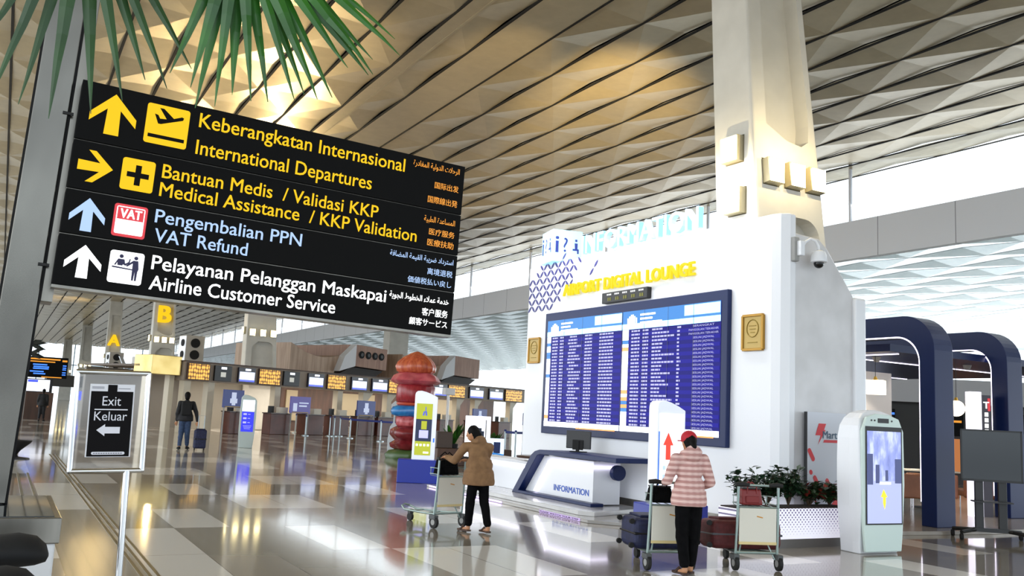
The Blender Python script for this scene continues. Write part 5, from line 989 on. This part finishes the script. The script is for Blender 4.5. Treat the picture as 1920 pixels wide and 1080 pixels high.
for k, (x, y) in enumerate(((-1.6, -1.2), (-.9, .6), (.9, -1.5))): MB().lathe([(.05, -.1), (.09, 0)], (x, y, 3.1), 12).build('spotlight', GREY, t)
MB().box(4.4, 4.6, -2.2, -2.0, .06, 3.1).build('post', NAVY, t)
t = thing('pendant_globe', 'white glowing globe lamp between the navy arches', 'lamp', (16.7, 11.45, 0)); MB().ball((0, 0, 2.14), .16, 20, 14).build('globe', E_WARM, t, smooth=60); MB().tube([(0, 0, 2.3), (0, 0, 3.1)], .006, 6).build('cord', DARK, t); MB().lathe([(.05, 2.28), (.02, 2.36)], n=12).build('cap', GOLD, t)
t = thing('pendant_cube', 'white glowing box lantern behind the white partition end', 'lamp', (15.3, 12.25, 0)); MB().boxc((0, 0, 2.48), (.34, .34, .28), .5).build('shade', E_WARM, t); MB().tube([(0, 0, 2.62), (0, 0, 3.1)], .006, 6).build('cord', DARK, t); MB().lathe([(.05, 2.62), (.02, 2.7)], n=12).build('cap', GOLD, t)
t = thing('ticket_totem', 'slim white glowing totem with a dark lettered side, behind the black screen stand', 'sign', (16.95, 11.15, .06), math.radians(-30)); MB().box(-.2, .02, -.1, .1, 0, 2.42).build('light_body', M('totem_white', '#f4f0ff', .3, emit='#f4efff', es=1.2), t); MB().box(.02, .2, -.1, .1, .0, 2.36).build('dark_side', M('totem_dark', '#2b1e30', .3), t); MB().text('T', (.11, -.105, 2.1), X3, Z3, cap=.13, bold=.03, align='c').build('lettering', E_W, t); MB().box(.14, .19, -.104, -.1, 2.05, 2.3).build('red_mark', E_R, t)
b = MB()
for k in range(5): b.boxc((.11, -.104, 1.98-k*.11), (.07, .008, .08))
b.build('small_letters', E_W, t)
tv = thing('screen_stand', 'black switched off screen on a wheeled stand at the right edge', 'screen stand', (13.75, 8.85, 0), math.radians(-42))
MB().box(-.44, .44, -.04, .03, .92, 1.7).build('screen', M('screen_off', '#20262c', .12), tv, bevel=.008); b = MB().box(-.45, .45, -.045, -.03, .9, .935).box(-.45, -.425, -.045, -.03, .9, 1.71).box(.425, .45, -.045, -.03, .9, 1.71).box(-.45, .45, -.045, -.03, 1.685, 1.71); b.build('bezel', BLACK, tv)
for s_ in (-1, 1): MB().box(s_*.17-.06, s_*.17+.06, .02, .1, .14, 1.5).build('upright', BLACK, tv, bevel=.01)
MB().box(-.28, .28, -.12, .12, .58, .6).build('shelf', DARK, tv); b = MB()
for s_ in (-1, 1): b.tube([(s_*.17, .05, .15), (s_*.3, .0, .14), (s_*.5, -.22, .12)], .03, 8); b.tube([(s_*.17, .05, .15), (s_*.5, .32, .12)], .03, 8)
b.box(-.25, .25, .0, .1, .12, .18).build('foot_frame', BLACK, tv)
for s_ in (-1, 1):
    for y in (-.22, .32): MB().tube([(s_*.5-.02, y, .05), (s_*.5+.02, y, .05)], .05, 14).build('castor', BLACKM, tv)
BOOTH = noise_mix('booth_tan_leather', '#8a5230', '#7a4626', 4, .5)
for k, (x, y, rz, lb) in enumerate(((15.6, 11.9, -.5, 'tan leather bench back left of the near navy arch'), (16.6, 11.95, -.6, 'tan leather bench back between the navy arches'), (17.95, 11.6, -.6, 'tan leather bench back beside the screen stand uprights'))):
    t = thing('cafe_bench', lb, 'bench', (x, y, .06), rz, 'tan cafe benches'); MB().box(-.5, .5, -.06, .06, .28, .75).build('back', BOOTH, t, bevel=.03); MB().box(-.48, .48, .06, .5, .3, .42).build('seat', BOOTH, t, bevel=.03)
    for s_ in (-1, 1):
        for y_ in (0, .42): MB().tube([(s_*.42, y_, 0), (s_*.42, y_, .3)], .012, 8).build('leg', CHROME, t)
t = thing('cafe_table', 'pale thin topped cafe table behind the far arch gap', 'table', (17.3, 12.6, .06), -.5); MB().box(-.6, .6, -.35, .35, .76, .79).build('top', M('table_pale', '#d8cdb8', .4), t, bevel=.006); MB().tube([(0, 0, 0), (0, 0, .76)], .04, 10).build('pedestal', DARK, t); MB().lathe([(.28, 0), (.28, .02), (.05, .04)], n=18).build('foot', DARK, t)
t = thing('white_chair', 'white slatted cafe chair beside the video kiosk', 'chair', (17.75, 13.75, .06), -.4)
for z in (.62, .7, .78, .86): MB().box(-.2, .2, -.02, .01, z, z+.035).build('back_slat', WHITE, t)
MB().box(-.21, .21, -.42, .0, .44, .47).build('seat', WHITE, t, bevel=.008)
for x in (-.19, .19):
    for y_, z in ((-.39, .44), (-.005, .9)): MB().tube([(x, y_, 0), (x, y_, z)], .014, 8).build('leg', WHITE, t)
figure('dark clothed person standing at the cafe table between the navy arches', (18.6, 13.3, .06), .9, 1.35, pose(), dict(skin=SKIN, hair=HAIR, jacket=BLACKCL, trousers=BLACKCL, shoe=BLACKM, closed=1), vox=.014)
figure('person in a white top standing in the cafe behind the video kiosk', (17.05, 13.35, .06), .5, 1.5, pose(), dict(skin=SKIN, hair=HAIR, jacket=M('white_top', '#e6dfe2', .8), trousers=BLACKCL, shoe=BLACKM, closed=1), vox=.014)
for x_, y_ in ((15.4, 12.3), (17.0, 13.0), (19.5, 12.5)): spot('cafe_fill', (x_, y_, 2.98), (x_, y_, 0), 160, (1, .92, .8), 110, .8, .03)  # spots added under the canopy to brighten the cafe interior
# shop fronts beyond the cafe
sf = thing('shop_unit', 'grey topped dark shop front with orange and blue lit signs beyond the cafe', 'shop', (27.5, 19, 0), math.radians(-35))
MB().box(-11, 11, 0, .6, 2.65, 3.45).build('fascia', M('fascia_grey', '#a9a8aa', .5), sf); MB().box(-11, 11, .4, .9, 0, 2.65).build('dark_back', M('shop_dark', '#2a2826', .6), sf); r_ = random.Random(8)
for k in range(9):
    x = -9+k*2.1; MB().box(x, x+r_.uniform(.8, 1.5), .3, .4, 1.6, 2.4).build('sign_panel', SIGNBLK, sf)
    b = MB()
    for q in range(4): b.box(x+.1, x+.3+r_.uniform(.1, .7), .28, .3, 1.7+q*.17, 1.77+q*.17)
    b.build('sign_lines', E_O if k % 3 else E_BL, sf)
for k in range(6): MB().box(-9.5+k*3.2, -8.6+k*3.2, .2, .4, .4, 1.5).build('lit_counter', [M('counter_orange', '#c8783c', .5, emit='#c8783c', es=.4), M('counter_aqua', '#8fd0e8', .4, emit='#8fd0e8', es=.6), E_SCRW][k % 3], sf)
MB().tube([(-3.6, -.02, 3.0), (-3.6, .0, 3.0)], .12, 14).build('round_speaker', DARK, sf)
wc = thing('cafe_side_wall', 'pale lit inner wall of the cafe behind the partition end post', 'partition', (16.25, 13.0, .06)); MB().box(-.55, .5, 0, .15, 0, 2.8).build('panel', M('warm_white_wall', '#ece4dc', .6), wc)
